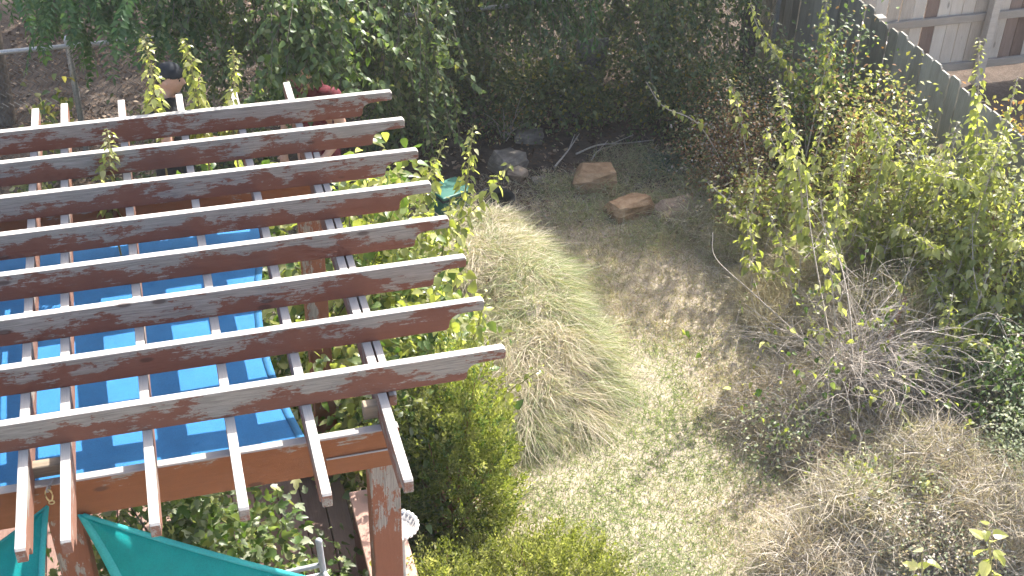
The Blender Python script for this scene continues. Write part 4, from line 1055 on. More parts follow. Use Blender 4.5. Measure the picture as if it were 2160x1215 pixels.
def dry_mass(name, label, cat, ells, n, lens, mats, w, seed, width=(0.003, 0.006), up=0.3, bendz=-0.5, seg=2):
    """tangle of dry stalks, built as ribbons inside low ellipsoids"""
    R = np.random.default_rng(seed)
    e = np.array(ells); k = R.choice(len(e), n, p=(e[:, 2] * e[:, 3]) / (e[:, 2] * e[:, 3]).sum())
    v = unit(R.normal(size=(n, 3))); v[:, 2] = np.abs(v[:, 2]); rr = R.random((n, 1)) ** 0.4
    pos = v * rr * np.stack([e[k, 2], e[k, 3], e[k, 4]], -1); pos[:, 0] += e[k, 0]; pos[:, 1] += e[k, 1]
    d = R.normal(size=(n, 3)); d[:, 2] = np.abs(d[:, 2]) * 0.7 + up
    bend = R.normal(size=(n, 3)) * 0.35; bend[:, 2] += bendz
    ww = np.asarray(w, float) / sum(w)
    # colour in drifts
    drift = vnoise(pos[:, 0] * 1.0 + seed, pos[:, 1], 3.0)
    u = np.clip(R.random(n) * 0.6 + drift * 0.4, 0, 0.9999); pk = np.searchsorted(np.cumsum(ww), u).clip(0, len(mats) - 1)
    return tag(blades(name, pos, d, R.uniform(*lens, n), R.uniform(*width, n), bend, mats, pk, None, seg, R), label, cat, kind='stuff')
def weeds():
    S4 = [M['greytwig'], M['tan'], M['straw'], M['olive']]
    c = at(1790, 885, Z=0)
    dry_mass('dry_weeds', 'grey tangle of dead twigs under the leafless shrub', 'dry weeds', [(c[0], c[1] + 0.1, 0.95, 0.6, 0.26), (c[0] - 0.1, c[1] - 0.35, 0.65, 0.3, 0.20), (c[0] + 0.7, c[1] - 0.1, 0.5, 0.6, 0.30)], 30000, (0.05, 0.26), S4, (0.55, 0.25, 0.12, 0.08), 81, (0.0028, 0.006), 0.1)
    a = at(1960, 1040, Z=0); b = at(1800, 1120, Z=0); d = at(2080, 1130, Z=0); e = at(1720, 1190, Z=0)
    dry_mass('dry_grass_clump', 'brown dry weeds at the lower yard corner', 'dry weeds', [(a[0], a[1], 0.5, 0.45, 0.5), (b[0], b[1], 0.4, 0.4, 0.40), (d[0], d[1], 0.6, 0.4, 0.5), (e[0], e[1], 0.4, 0.3, 0.2)], 26000, (0.08, 0.36), [M['tan'], M['greytwig'], M['straw'], M['olive']], (0.25, 0.25, 0.33, 0.17), 82, (0.003, 0.006), 0.5, -0.7)
    a = at(1640, 640, Z=0); b = at(1720, 680, Z=0); d = at(1850, 660, Z=0)
    dry_mass('dry_grass_clump', 'sunlit straw coloured tall grass behind the leafless shrub', 'dry grass', [(a[0], a[1], 0.35, 0.4, 0.20), (b[0], b[1], 0.6, 0.4, 0.24), (d[0], d[1], 0.6, 0.45, 0.3)], 28000, (0.08, 0.30), [M['straw'], M['tan'], M['olive']], (0.65, 0.25, 0.1), 83, (0.003, 0.006), 0.8, -0.6)
    a = at(1560, 530, Z=0); b = at(1480, 470, Z=0); d = at(1640, 470, Z=0)
    dry_mass('dry_grass_clump', 'shaded brown grass under the dry brown shrub', 'dry grass', [(a[0], a[1], 0.35, 0.35, 0.26), (b[0], b[1], 0.4, 0.3, 0.18), (d[0], d[1], 0.4, 0.35, 0.28)], 11000, (0.08, 0.3), [M['tan'], M['straw'], M['olive'], M['greytwig']], (0.4, 0.2, 0.2, 0.2), 84, (0.003, 0.006), 0.7, -0.7)
    dry_mass('dry_weeds', 'dry stalks standing among the lime saplings by the fence', 'dry weeds', [(5.75, 2.6, 0.4, 0.6, 0.6), (5.45, 3.4, 0.45, 0.5, 0.5), (5.9, 3.6, 0.35, 0.5, 0.6)], 12000, (0.12, 0.4), [M['straw'], M['tan'], M['olive'], M['greytwig']], (0.35, 0.3, 0.2, 0.15), 87, (0.003, 0.006), 1.0, -0.5)
    shrub('leafy_weed', 'small green leafy weeds growing through the dry corner', 'weed', at(1850, 1090, Z=0)[:2], 0.5, 0.35, 0.42, 1300, 0.034, 'diamond', [M['lime'], M['sage'], M['olive']], None, 88, 24, 'greentwig', clump=0.07, rad=0.004)
    shrub('leafy_weed', 'scattered green weeds under the leafless shrub on the lawn side', 'weed', at(1640, 960, Z=0)[:2], 0.35, 0.4, 0.26, 480, 0.032, 'diamond', [M['bushleaf'], M['olive'], M['sage']], None, 89, 20, 'greentwig', clump=0.07, rad=0.004)
    # rank grass around the boulders
    g = [(*at(px, py, Z=0)[:2], rx, ry, h) for px, py, rx, ry, h in ((1180, 400, .3, .25, .10), (1290, 410, .25, .2, .13), (1385, 430, .25, .2, .13), (1250, 450, .5, .25, .07), (1400, 500, .5, .3, .08), (1340, 350, .5, .4, .10), (1480, 400, .35, .35, .14))]
    dry_mass('rank_grass', 'rank green and dry grass growing round the boulders', 'grass', g, 8000, (0.06, 0.2), [M['tan'], M['olive'], M['green'], M['greytwig']], (0.42, 0.30, 0.08, 0.20), 85, (0.003, 0.0055), 0.6, -0.6)
    # dark flower spikes left on the mound
    R = np.random.default_rng(86)
    for lab, px, py in (('dark dry seed spike on the mound near the sixth rafter tip', 1030, 605), ('dark dry seed spike in the middle of the pale mound grass', 1075, 575), ('dark dry seed spike on the mound close to the seventh rafter tip', 1045, 640)):
        p = at(px, py, Z=0.42); z0 = 0.2
        t = thing('seed_spike', lab, 'dry plant', (p[0], p[1], z0))
        tube_obj('stem', [(curve([V(0, 0, 0), V(0.01, 0, 0.12), V(0.0, 0.01, 0.28)], 6), 0.0025)], M['darkbark'], t, 5)
        n = 46; zz = R.uniform(0.10, 0.28, n); a = R.uniform(0, 6.28, n)
        leaves('seed_head', np.stack([0.004 * np.cos(a), 0.004 * np.sin(a), zz], -1), np.stack([np.cos(a), np.sin(a), 0.6 + 0 * a], -1), R.normal(size=(n, 3)), 0.022, 'diamond', M['litter'], t, R=R)
    c = at(1405, 352, Z=0)
    n = 260; t = thing('iris_clump', 'dark blue green strappy clump behind the rocks', 'plant', (c[0], c[1], 0))
    d = R.normal(size=(n, 3)) * 0.5; d[:, 2] = 0.8; bd = d * (0.8, 0.8, 0); bd[:, 2] = -0.8
    blades('blades', R.normal(size=(n, 3)) * (0.05, 0.05, 0.0), d, R.uniform(0.2, 0.42, n), R.uniform(0.006, 0.012, n), bd, [M['bluegreen']], None, t, 5, R)['kind'] = 'stuff'
weeds()

def fence_brush():
    def b(px, py): return at(px, py, Z=0)[:2]
    shrub('brown_shrub', 'tall dry brown shrub with withered leaves at the lawn corner', 'shrub', b(1545, 420), 0.55, 0.45, 1.05, 5200, 0.032, 'diamond', [M['dryleaf'], M['thicket'], M['olive'], M['greytwig']], (0.5, 0.22, 0.13, 0.15), 91, 30, 'redtwig', clump=0.12, rad=0.008, top=0.3)
    shrub('green_shrub', 'dark green shrub in shade behind the dry brown one', 'shrub', b(1500, 320), 0.42, 0.4, 0.85, 4200, 0.040, 'diamond', [M['thicket'], M['darkleaf'], M['dryleaf'], M['elm']], (0.45, 0.25, 0.15, 0.15), 92, 18, 'bark', clump=0.12, top=0.35)
    shrub('green_shrub', 'loose green shrub against the far end of the grey fence', 'shrub', (6.32, 5.1), 0.38, 0.6, 1.5, 5200, 0.048, 'diamond', [M['elm'], M['bushleaf'], M['dryleaf']], (0.45, 0.35, 0.2), 93, 18, 'redtwig', clump=0.13, top=0.3)
    shrub('yellowing_shrub', 'rounded shrub with yellow and withered leaves near the fence', 'shrub', (6.15, 4.1), 0.42, 0.5, 1.6, 4800, 0.044, 'diamond', [M['privet'], M['yellow'], M['dryleaf'], M['lime']], (0.40, 0.1, 0.2, 0.3), 94, 22, 'redtwig', clump=0.11, top=0.4)
    shrub('brush_shrub', 'pale green twiggy brush in the sunny middle of the thicket', 'shrub', (6.12, 3.45), 0.42, 0.45, 1.45, 3900, 0.048, 'diamond', [M['privet'], M['lime'], M['sage'], M['tan']], (0.4, 0.35, 0.1, 0.15), 95, 26, 'twig', clump=0.12, top=0.3)
    shrub('brush_shrub', 'lime brush at the frame edge in front of the grey fence', 'shrub', (6.36, 2.6), 0.28, 0.6, 1.6, 5200, 0.055, 'diamond', [M['lime'], M['privet'], M['sage']], (0.5, 0.35, 0.15), 96, 22, 'redtwig', clump=0.12, top=0.35)
    shrub('brush_shrub', 'thin sunny brush of small lime leaves beside the dry brown shrub', 'shrub', (5.45, 4.25), 0.42, 0.38, 0.85, 2600, 0.045, 'diamond', [M['lime'], M['privet'], M['tan'], M['dryleaf']], (0.45, 0.25, 0.15, 0.15), 102, 30, 'twig', clump=0.12, rad=0.006, top=0.25)
    shrub('dark_bush', 'dark green leafy bush beside the leafless shrub branches', 'bush', (6.02, 1.55), 0.36, 0.4, 0.95, 2600, 0.042, 'diamond', [M['bushleaf'], M['darkleaf'], M['sage']], (0.5, 0.3, 0.2), 97, 14, 'bark', clump=0.10)
    shrub('sage_bush', 'grey green silvery weed bush near the lower corner', 'bush', at(2110, 1060, Z=0)[:2], 0.36, 0.32, 0.62, 3000, 0.030, 'diamond', [M['sage'], M['olive']], (0.85, 0.15), 98, 20, 'greentwig', clump=0.07, rad=0.005)
    shrub('sage_bush', 'silvery dry seed headed weeds at the bottom edge', 'bush', at(1960, 1200, Z=0)[:2], 0.42, 0.25, 0.34, 2200, 0.026, 'diamond', [M['sage'], M['tan'], M['greytwig']], (0.4, 0.35, 0.25), 99, 20, 'twig', clump=0.08, rad=0.004)
    shrub('rust_shrub', 'orange and yellow shrub showing over the grey fence top', 'shrub', (7.45, 3.95), 0.30, 0.4, 1.35, 900, 0.045, 'diamond', [M['rust'], M['yellow']], (0.65, 0.35), 100, 14, 'redtwig', clump=0.12)
    shrub('young_weed', 'fresh bright green weed at the edge of the grass mound', 'weed', at(1000, 545, Z=0)[:2], 0.16, 0.16, 0.3, 420, 0.045, 'broad', [M['elm'], M['bushleaf']], None, 101, 8, 'greentwig', clump=0.05, rad=0.004)
fence_brush()

def brush_saplings():
    G_ = 'lime leaved saplings in the fence brush'
    def w(px, py, Y): return at(px, py, Y=Y)
    def up(label, tip, Y, base, n, leaf, seed, t0=0.3, mid=None, **k):
        tp = w(*tip, Y); pts = [V(base[0], base[1], 0.0)]
        m = w(*mid, Y) if mid else (pts[0] * 0.45 + tp * 0.55 + V(0.02, 0.0, 0.05)); pts += [m, tp]
        sapling(label, pts, n, leaf, seed, t0=t0, rad=k.pop('rad', 0.010), stem='twig', group=G_, **k)
    up('tallest lime sapling rising above the grey fence top', (2066, 82), 3.0, (6.25, 3.0), 117, 0.086, 201, 0.35, (2048, 380), spread=0.06, droop=1.1)
    up('lime sapling at the frame edge with a white sunlit tip', (2146, 165), 2.75, (6.4, 2.8), 90, 0.086, 202, 0.35, side=2)
    up('leaning lime sapling in front of the dry brown shrub', (1638, 172), 3.2, (5.2, 3.1), 114, 0.086, 203, 0.30, (1690, 400), spread=0.06, droop=1.0)
    up('short lime sapling with cupped leaves below the yellowing shrub', (1800, 250), 3.50, (5.47, 3.40), 60, 0.081, 204, 0.45)
    up('lime sapling with pale tip in the middle of the brush', (1880, 262), 3.40, (5.72, 3.30), 75, 0.086, 205, 0.4, side=1)
    up('dense leafy sapling beside the pale tipped one', (1985, 330), 3.20, (5.87, 3.15), 84, 0.086, 206, 0.35, side=2)
    up('lime sapling hugging the fence at the frame edge', (2110, 300), 2.5, (5.95, 2.4), 93, 0.086, 207, 0.35, side=2)
    up('sapling with glossy leaves in front of the lime brush', (2050, 470), 2.60, (5.87, 2.60), 78, 0.081, 208, 0.35, side=2)
    up('slender sapling with yellowish top over the straw grass', (1780, 330), 3.10, (5.32, 3.00), 66, 0.075, 209, 0.4, side=1)
    up('bare stemmed sapling with a few leaves above the leafless shrub', (1730, 420), 2.4, (5.05, 2.1), 39, 0.075, 210, 0.45, side=2)
    up('short leafy sapling at the frame edge below the others', (2150, 520), 2.1, (5.95, 2.0), 75, 0.081, 211, 0.35, side=2)
    up('thin sapling arching over the sunlit straw grass', (1620, 445), 3.30, (5.17, 3.00), 45, 0.075, 212, 0.45)
    up('leafy sapling just beneath the yellowing shrub', (1920, 390), 3.10, (5.67, 3.00), 78, 0.081, 213, 0.35, side=2)
    up('yellow green sapling near the dark bush', (2010, 620), 1.9, (5.6, 1.85), 60, 0.075, 214, 0.4, side=2)
    up('small lime sapling beside the dry brown shrub', (1602, 330), 3.75, (4.95, 3.7), 40, 0.08, 241, 0.3, side=2)
    up('leafy sapling behind the leaning one', (1685, 275), 3.95, (5.25, 3.9), 56, 0.08, 242, 0.3, side=2)
    up('lime sapling in front of the yellowing shrub', (1745, 225), 3.9, (5.45, 3.85), 56, 0.08, 243, 0.3, side=2)
    up('low lime sapling in the middle of the sunny brush', (1835, 400), 3.30, (5.57, 3.30), 52, 0.075, 244, 0.3, side=3)
    up('spreading lime sapling below the pale tipped one', (1905, 440), 3.15, (5.77, 3.15), 56, 0.075, 245, 0.3, side=3)
    up('lime sapling low at the frame edge above the dark bush', (2090, 560), 2.05, (5.85, 2.0), 60, 0.08, 246, 0.3, side=3)
    up('crowded lime sapling right at the frame edge', (2140, 400), 2.3, (6.05, 2.25), 64, 0.08, 247, 0.3, side=3)
    up('slim lime sapling between the yellowing shrub and the fence', (1962, 235), 3.3, (5.95, 3.25), 52, 0.075, 248, 0.3, side=2)
    up('slim lime sapling just before the grey fence', (2022, 270), 3.0, (5.98, 2.95), 58, 0.08, 249, 0.3, side=2)
    up('leaning sapling over the shaded brown grass', (1575, 440), 3.4, (4.9, 3.3), 36, 0.07, 250, 0.35, side=2)
    G2 = 'hanging green sprigs at the rear of the brush'
    def sp(label, pp, n, leaf, seed, **k):
        sapling(label, [w(*p) for p in pp], n, leaf, seed, t0=k.pop('t0', 0.3), rad=0.007, stem='twig', mat=k.pop('mat', 'lime'), group=G2, cat='branch', name='leafy_branch', droop=1.4, spread=0.045, **k)
    sp('arching sprig with hanging leaves before the dark thicket', [(1560, 420, 4.9), (1480, 270, 5.0), (1400, 225, 5.1), (1362, 172, 5.2)], 22, 0.075, 221, t0=0.55)
    sp('hanging leafy branch beside the dark tree trunk', [(1700, 330, 5.0), (1690, 200, 5.2), (1600, 60, 5.3), (1580, -20, 5.3)], 60, 0.08, 222)
    sp('hanging leafy branch between the trunk and the grey fence', [(1760, 330, 4.8), (1755, 180, 5.0), (1740, 60, 5.1), (1745, -20, 5.1)], 66, 0.08, 223)
    sp('leafy twig pointing at the grey fence', [(1700, 330, 4.6), (1740, 150, 4.7), (1775, 60, 4.7)], 34, 0.07, 224)
    sp('drooping leaf cluster over the dry brown shrub', [(1590, 430, 4.6), (1560, 240, 4.7), (1530, 160, 4.75)], 26, 0.085, 225, t0=0.55)
    # two saplings close to the camera, cut by the lower frame edge
    def fg(label, pp, n, leaf, seed):
        P_ = [w(*p) for p in pp]; base = V(P_[0][0], P_[0][1], 0.0)
        sapling(label, [base] + P_, n, leaf, seed, t0=0.45, rad=0.011, stem='greentwig', group='saplings cut by the lower frame edge', spread=0.055, droop=1.1)
    fg('broad leaved sapling at the very bottom right corner', [(2080, 1330, -0.7), (2090, 1200, -0.65), (2082, 1110, -0.6)], 34, 0.17, 231)
    fg('pale broad leaves at the bottom edge near the silvery weeds', [(1940, 1400, -0.7), (1945, 1260, -0.65), (1945, 1170, -0.6)], 28, 0.17, 232)
    sapling('knobbly green stem with few leaves standing in dry weeds', [at(1845, 1205, Z=0.0), w(1862, 1105, 0.75), w(1880, 1010, 0.9), w(1885, 940, 1.0)], 16, 0.05, 233, t0=0.3, rad=0.011, stem='greentwig', cat='weed', name='tall_weed')
    sapling('second knobbly green stem beside it, thinner and curved', [at(1812, 1180, Z=0.0), w(1805, 1090, 0.8), w(1800, 1020, 0.9)], 10, 0.05, 234, t0=0.6, rad=0.008, stem='greentwig', cat='weed', name='tall_weed')
brush_saplings()

# ------------------------------------------------------------------ trees behind the yard
def crown_tree(name, label, trunk, blobs, nl, leaf, kind, mats, w, seed, tr=0.14, bark='darkbark', lean=(0, 0)):
    R = np.random.default_rng(seed)
    t = thing(name, label, 'tree', (trunk[0], trunk[1], 0))
    bl = np.array(blobs, float); bl[:, 0] -= trunk[0]; bl[:, 1] -= trunk[1]
    fork = V(lean[0], lean[1], 2.3)
    paths = [(curve([V(0, 0, -0.1), V(lean[0] * .3, lean[1] * .3, 1.0), fork], 7), np.linspace(tr, tr * 0.7, 14))]
    for b in bl:
        ln = curve([fork, (fork + b[:3]) / 2 + V(0, 0, 0.3) + R.normal(size=3) * 0.15, b[:3]], 6); paths.append((ln, np.linspace(tr * 0.5, tr * 0.18, len(ln))))
        for q in range(7):
            e = b[:3] + ball(R, 1)[0] * b[3:6] * 0.9; s_ = ln[R.integers(5, len(ln))]
            l2 = curve([s_, (s_ + e) / 2 + V(0, 0, 0.1), e], 5); paths.append((l2, np.linspace(tr * 0.14, tr * 0.04, len(l2))))
    tube_obj('trunk', paths, M[bark], t, 8)
    vol = bl[:, 3] * bl[:, 4] * bl[:, 5]
    nc = nl // 45; ki = R.choice(len(bl), nc, p=vol / vol.sum())
    cc = bl[ki, :3] + ball(R, nc) * bl[ki, 3:6]
    ii = R.integers(0, nc, nl); pos = cc[ii] + R.normal(size=(nl, 3)) * 0.16
    d, n = drooping(R, nl, None, 0.7, 0.7)
    leaves('crown', pos, d, n, leaf * R.uniform(0.7, 1.25, nl), kind, mats, t, w, R)['kind'] = 'stuff'
    return t
def rear_trees():
    E4 = [M['elm'], M['darkleaf']]
    crown_tree('shade_tree', 'dark trunked tree at the corner of the grey fence', (6.16, 6.45), [(7.65, 8.25, 4.6, 1.15, 1.4, 1.1), (6.7, 8.3, 4.2, 0.9, 0.8, 0.9), (8.4, 9.2, 4.8, 1.2, 1.3, 1.0)], 9000, 0.10, 'diamond', E4, (0.6, 0.4), 301, 0.10, lean=(0.15, 0.3))
    crown_tree('shade_tree', 'elm tree overhanging the chain link fence', (2.6, 8.4), [(3.4, 9.7, 4.5, 2.0, 1.3, 1.2), (2.2, 8.6, 3.6, 1.2, 0.9, 0.9), (5.2, 9.6, 4.6, 1.3, 1.3, 1.1)], 9500, 0.10, 'diamond', E4, (0.8, 0.2), 302, 0.16)
    crown_tree('shade_tree', 'tall tree deep behind the chain link fence', (5.2, 10.6), [(6.6, 10.6, 4.8, 1.6, 1.5, 1.3), (5.0, 11.5, 5.0, 1.5, 1.3, 1.2)], 6500, 0.10, 'diamond', E4, (0.5, 0.5), 303, 0.16)
    crown_tree('shade_tree', 'tree shading the leaf litter behind the man', (0.2, 11.2), [(1.3, 11.4, 5.0, 1.8, 1.5, 1.3), (-0.8, 11.6, 5.0, 1.6, 1.4, 1.2), (2.4, 12.4, 5.2, 1.5, 1.3, 1.2), (3.6, 13.6, 5.3, 1.8, 1.5, 1.2), (1.4, 13.8, 5.4, 1.8, 1.5, 1.2)], 16000, 0.12, 'diamond', E4, (0.6, 0.4), 304, 0.18)
rear_trees()

def hanging_branches():
    """drooping elm twigs with alternate leaves, one bough per thing"""
    R = np.random.default_rng(311)
    def bough(label, xr, yr, zr, ntwig, seed, mat=('elm',), w=None, leafs=0.066, zlow=0.7, kind='broad'):
        R = np.random.default_rng(seed)
        cx, cy = (xr[0] + xr[1]) / 2, (yr[0] + yr[1]) / 2
        t = thing('hanging_bough', label, 'bough', (cx, cy, zr[1]), 0, 'boughs hanging over the chain link fence')
        paths, P, D, Nn, Sz = [], [], [], [], []
        limbs = []
        for k in range(7):
            x = R.uniform(*xr); y = R.uniform(*yr); z = R.uniform(zr[0] + 0.3, zr[1])
            e = V(x - cx, y - cy, z - zr[1]); s = V(R.uniform(-.3, .3), (8.3 - cy) * 0.5, 0.75)
            ln = curve([s, (s + e) / 2 + V(0, 0, 0.25), e], 7); limbs.append(ln); paths.append((ln, np.linspace(0.02, 0.006, len(ln))))
        for k in range(ntwig):
            ln = limbs[R.integers(0, 7)]; s = V(R.uniform(*xr) - cx, R.uniform(*yr) - cy, R.uniform(*zr) - zr[1])
            L = R.uniform(0.15, 0.5); o = unit(V(R.normal(), R.normal() - 0.5, 0)) * R.uniform(0.15, 0.5)
            low = max(s[2] - L, zlow - zr[1] + R.uniform(0, 0.3))
            tw = curve([s + V(0, 0.1, 0.1), s + o * 0.3, V(s[0] + o[0], s[1] + o[1], low)], 6); paths.append((tw, np.linspace(0.004, 0.0015, len(tw))))
            m = int(30 * np.linalg.norm(tw[-1] - tw[0]) / 0.5); f = np.sort(R.random(m)); idx = f * (len(tw) - 1); i0 = idx.astype(int).clip(0, len(tw) - 2); p = tw[i0] + (tw[i0 + 1] - tw[i0]) * (idx - i0)[:, None]
            a = np.where(np.arange(m) % 2 == 0, 0.0, math.pi) + R.uniform(0, 6.28) + R.normal(0, 0.5, m)
            out = np.stack([np.cos(a), np.sin(a), 0 * a], -1)
            P.append(p + out * 0.012); D.append(out * 0.9 + R.normal(size=(m, 3)) * 0.4 + V(0, 0, -0.75)); Nn.append(out * 0.7 + V(0, -0.15, 0.75) + R.normal(size=(m, 3)) * 0.3); Sz.append(leafs * R.uniform(0.6, 1.2, m))
        tube_obj('branches', paths, M['bark'], t, 4)
        leaves('foliage', np.concatenate(P), np.concatenate(D), np.concatenate(Nn), np.concatenate(Sz), kind, [M[x] for x in mat], t, w, R)['kind'] = 'stuff'
    bough('dense drooping elm bough behind the three rafter shoots', (0.75, 2.0), (5.9, 6.6), (1.1, 2.5), 190, 312, ('elm', 'bushleaf', 'darkleaf'), (0.65, 0.2, 0.15), kind='diamond')
    bough('drooping elm bough over the man in maroon', (1.7, 2.75), (5.75, 6.5), (1.0, 2.5), 200, 313, ('elm', 'bushleaf', 'darkleaf'), (0.6, 0.25, 0.15), kind='diamond')
    bough('low elm bough reaching down past the first rafter tip', (2.35, 3.0), (5.5, 6.3), (0.5, 2.1), 90, 314, ('elm', 'thicket'), (0.7, 0.3), zlow=0.25, kind='diamond')
    bough('feathery dark green bough above the grey board', (3.9, 4.55), (6.3, 6.9), (1.0, 2.3), 100, 315, ('pinnate', 'darkleaf'), (0.7, 0.3), 0.075, 0.85, 'narrow')
    bough('deep shaded bough left of the dark tree trunk', (4.9, 6.1), (6.0, 6.8), (0.9, 2.3), 170, 316, ('darkleaf', 'thicket', 'elm'), (0.5, 0.3, 0.2), 0.055, 0.5, 'diamond')
    bough('shadowed leafy bough in the gap above the layered rock', (3.0, 4.2), (6.6, 7.6), (1.0, 2.3), 90, 317, ('darkleaf', 'elm'), (0.6, 0.4), 0.055, 0.6, 'diamond')
    hx = lambda a, b: (at(a, 120, Y=4.9)[0], at(b, 120, Y=4.9)[0])
    bough('elm spray hanging in front of the maroon shirt', hx(575, 640), (4.8, 4.95), (1.4, 2.3), 24, 318, ('elm', 'bushleaf'), (0.7, 0.3), zlow=1.25)
    bough('elm spray hiding the head of the person in maroon', hx(620, 740), (4.75, 4.95), (1.72, 2.3), 60, 328, ('elm', 'bushleaf'), (0.7, 0.3), zlow=1.62)
    bough('elm leaves hiding the fence rail above the dark growth', (3.0, 4.3), (6.4, 6.9), (1.0, 2.3), 130, 327, ('elm', 'darkleaf', 'thicket'), (0.4, 0.3, 0.3), 0.06, 0.75, 'diamond')
    bough('dark leaf curtain beyond the chain link fence', (2.9, 5.0), (7.2, 8.0), (0.6, 2.2), 190, 319, ('darkleaf', 'elm', 'thicket'), (0.5, 0.3, 0.2), 0.07, 0.2, 'diamond')
    bough('dim leaf curtain behind the deep shaded bough', (5.0, 6.4), (7.0, 7.8), (0.6, 2.2), 170, 320, ('darkleaf', 'elm'), (0.6, 0.4), 0.07, 0.2, 'diamond')
    bough('leaf curtain between the elm boughs and the gap', (2.3, 3.3), (6.9, 7.6), (0.5, 2.2), 120, 329, ('elm', 'darkleaf'), (0.6, 0.4), 0.065, 0.2, 'diamond')
hanging_branches()

def pinnate_tree():
    """compound leaves: each frond a part"""
    R = np.random.default_rng(321)
    t = thing('pinnate_tree', 'tree with long feather shaped leaves hanging over the chain link fence', 'tree', (-0.9, 8.0, 0))
    ln = curve([V(0, 0, -0.05), V(0.1, -0.2, 1.3), V(0.4, -0.6, 2.6), V(0.8, -1.0, 3.4)], 7); paths = [(ln, np.linspace(0.09, 0.045, len(ln)))]
    def frond_mesh(seed):
        Rr = np.random.default_rng(seed); L = 0.5; n = 10
        rach = curve([V(0, 0, 0), V(0.25, 0, 0.03), V(0.5, 0, -0.12)], 6)
        v, f = tubes([(rach, np.linspace(0.003, 0.0012, len(rach)))], 4); f = [np.stack([f[:, 0], f[:, 1], f[:, 2]], -1), np.stack([f[:, 0], f[:, 2], f[:, 3]], -1)]; f = np.concatenate(f); nr = len(f)
        P, D, Nn, S_ = [], [], [], []
        for k in range(n):
            x = 0.10 + 0.38 * k / (n - 1); i = np.interp(x, rach[:, 0], rach[:, 2])
            for s in (-1, 1): P.append((x, 0, i)); D.append((0.45, s * 1.0, -0.35 + Rr.normal(0, .12))); Nn.append((Rr.normal(0, .2), -s * 0.1, 1)); S_.append(0.098 * (1 - 0.25 * abs(k - 4) / 4) * Rr.uniform(.85, 1.1))
        P.append((0.49, 0, -0.11)); D.append((1, 0, -0.5)); Nn.append((0.3, 0, 1)); S_.append(0.075)
        lv, lf, _ = leaves_geo(np.array(P), np.array(D), np.array(Nn, float), np.array(S_), 'diamond' if seed == 2 else 'narrow')
        lv = lv; allv = np.concatenate([v, lv]); allf = np.concatenate([f, lf + len(v)])
        me = bpy.data.meshes.new('compound_leaf'); me.from_pydata(allv.tolist(), [], allf.tolist()); me.materials.append(M['pinnate']); me.update(); return me
    FM = [frond_mesh(s) for s in (1, 2, 3)]
    tips = []
    for (px, py, Y) in ((250, 30, 6.2), (190, 40, 6.2), (330, 10, 6.3), (80, -20, 6.4), (300, 60, 6.1), (380, -10, 6.4), (150, 10, 6.5), (430, 0, 6.5), (250, -30, 6.4), (20, -30, 6.5), (210, 60, 6.0), (120, 40, 6.3), (60, 0, 6.6), (290, 20, 6.0), (360, 40, 6.2), (160, 70, 6.1), (400, 30, 6.3)):
        e = at(px, py, Y=Y) - V(-0.9, 8.0, 0); s_ = ln[R.integers(12, len(ln))]
        l2 = curve([s_, (s_ + e) / 2 + V(0, 0, 0.35), e], 7); paths.append((l2, np.linspace(0.02, 0.006, len(l2))))
        for k in range(11):
            a = R.uniform(0, 2 * math.pi); dr = R.uniform(0.25, 1.5)
            d = unit(V(math.cos(a), math.sin(a) - 0.35, -dr)); n = unit(V(math.cos(a) * dr, math.sin(a) * dr - 0.2, 1.0)); dd, ss, nn = (x[0] for x in frames(d[None], n[None]))
            sc = R.uniform(0.75, 1.15); m = np.eye(4); m[:3, 0] = dd * sc; m[:3, 1] = ss * sc; m[:3, 2] = nn * sc; m[:3, 3] = e + V(*R.normal(0, 0.06, 3)) - (l2[-1] - l2[-4]) * R.random() * 1.2
            o = link('compound_leaf', FM[R.integers(0, 3)], t); o.matrix_local = Matrix(m.tolist())
    for k in range(30):   # upper crown
        e = V(R.uniform(-0.8, 2.2), R.uniform(-1.6, 1.2), R.uniform(3.0, 4.4)); s_ = ln[R.integers(14, len(ln))]
        l2 = curve([s_, (s_ + e) / 2 + V(0, 0, 0.2), e], 4); paths.append((l2, np.linspace(0.015, 0.004, len(l2))))
        for q in range(4):
            a = R.uniform(0, 6.28); d = unit(V(math.cos(a), math.sin(a), -0.5)); dd, ss, nn = (x[0] for x in frames(d[None], V(0, 0, 1)[None])); m = np.eye(4); m[:3, 0] = dd; m[:3, 1] = ss; m[:3, 2] = nn; m[:3, 3] = e
            o = link('compound_leaf', FM[q % 3], t); o.matrix_local = Matrix(m.tolist())
    tube_obj('trunk', paths, M['bark'], t, 7)
pinnate_tree()

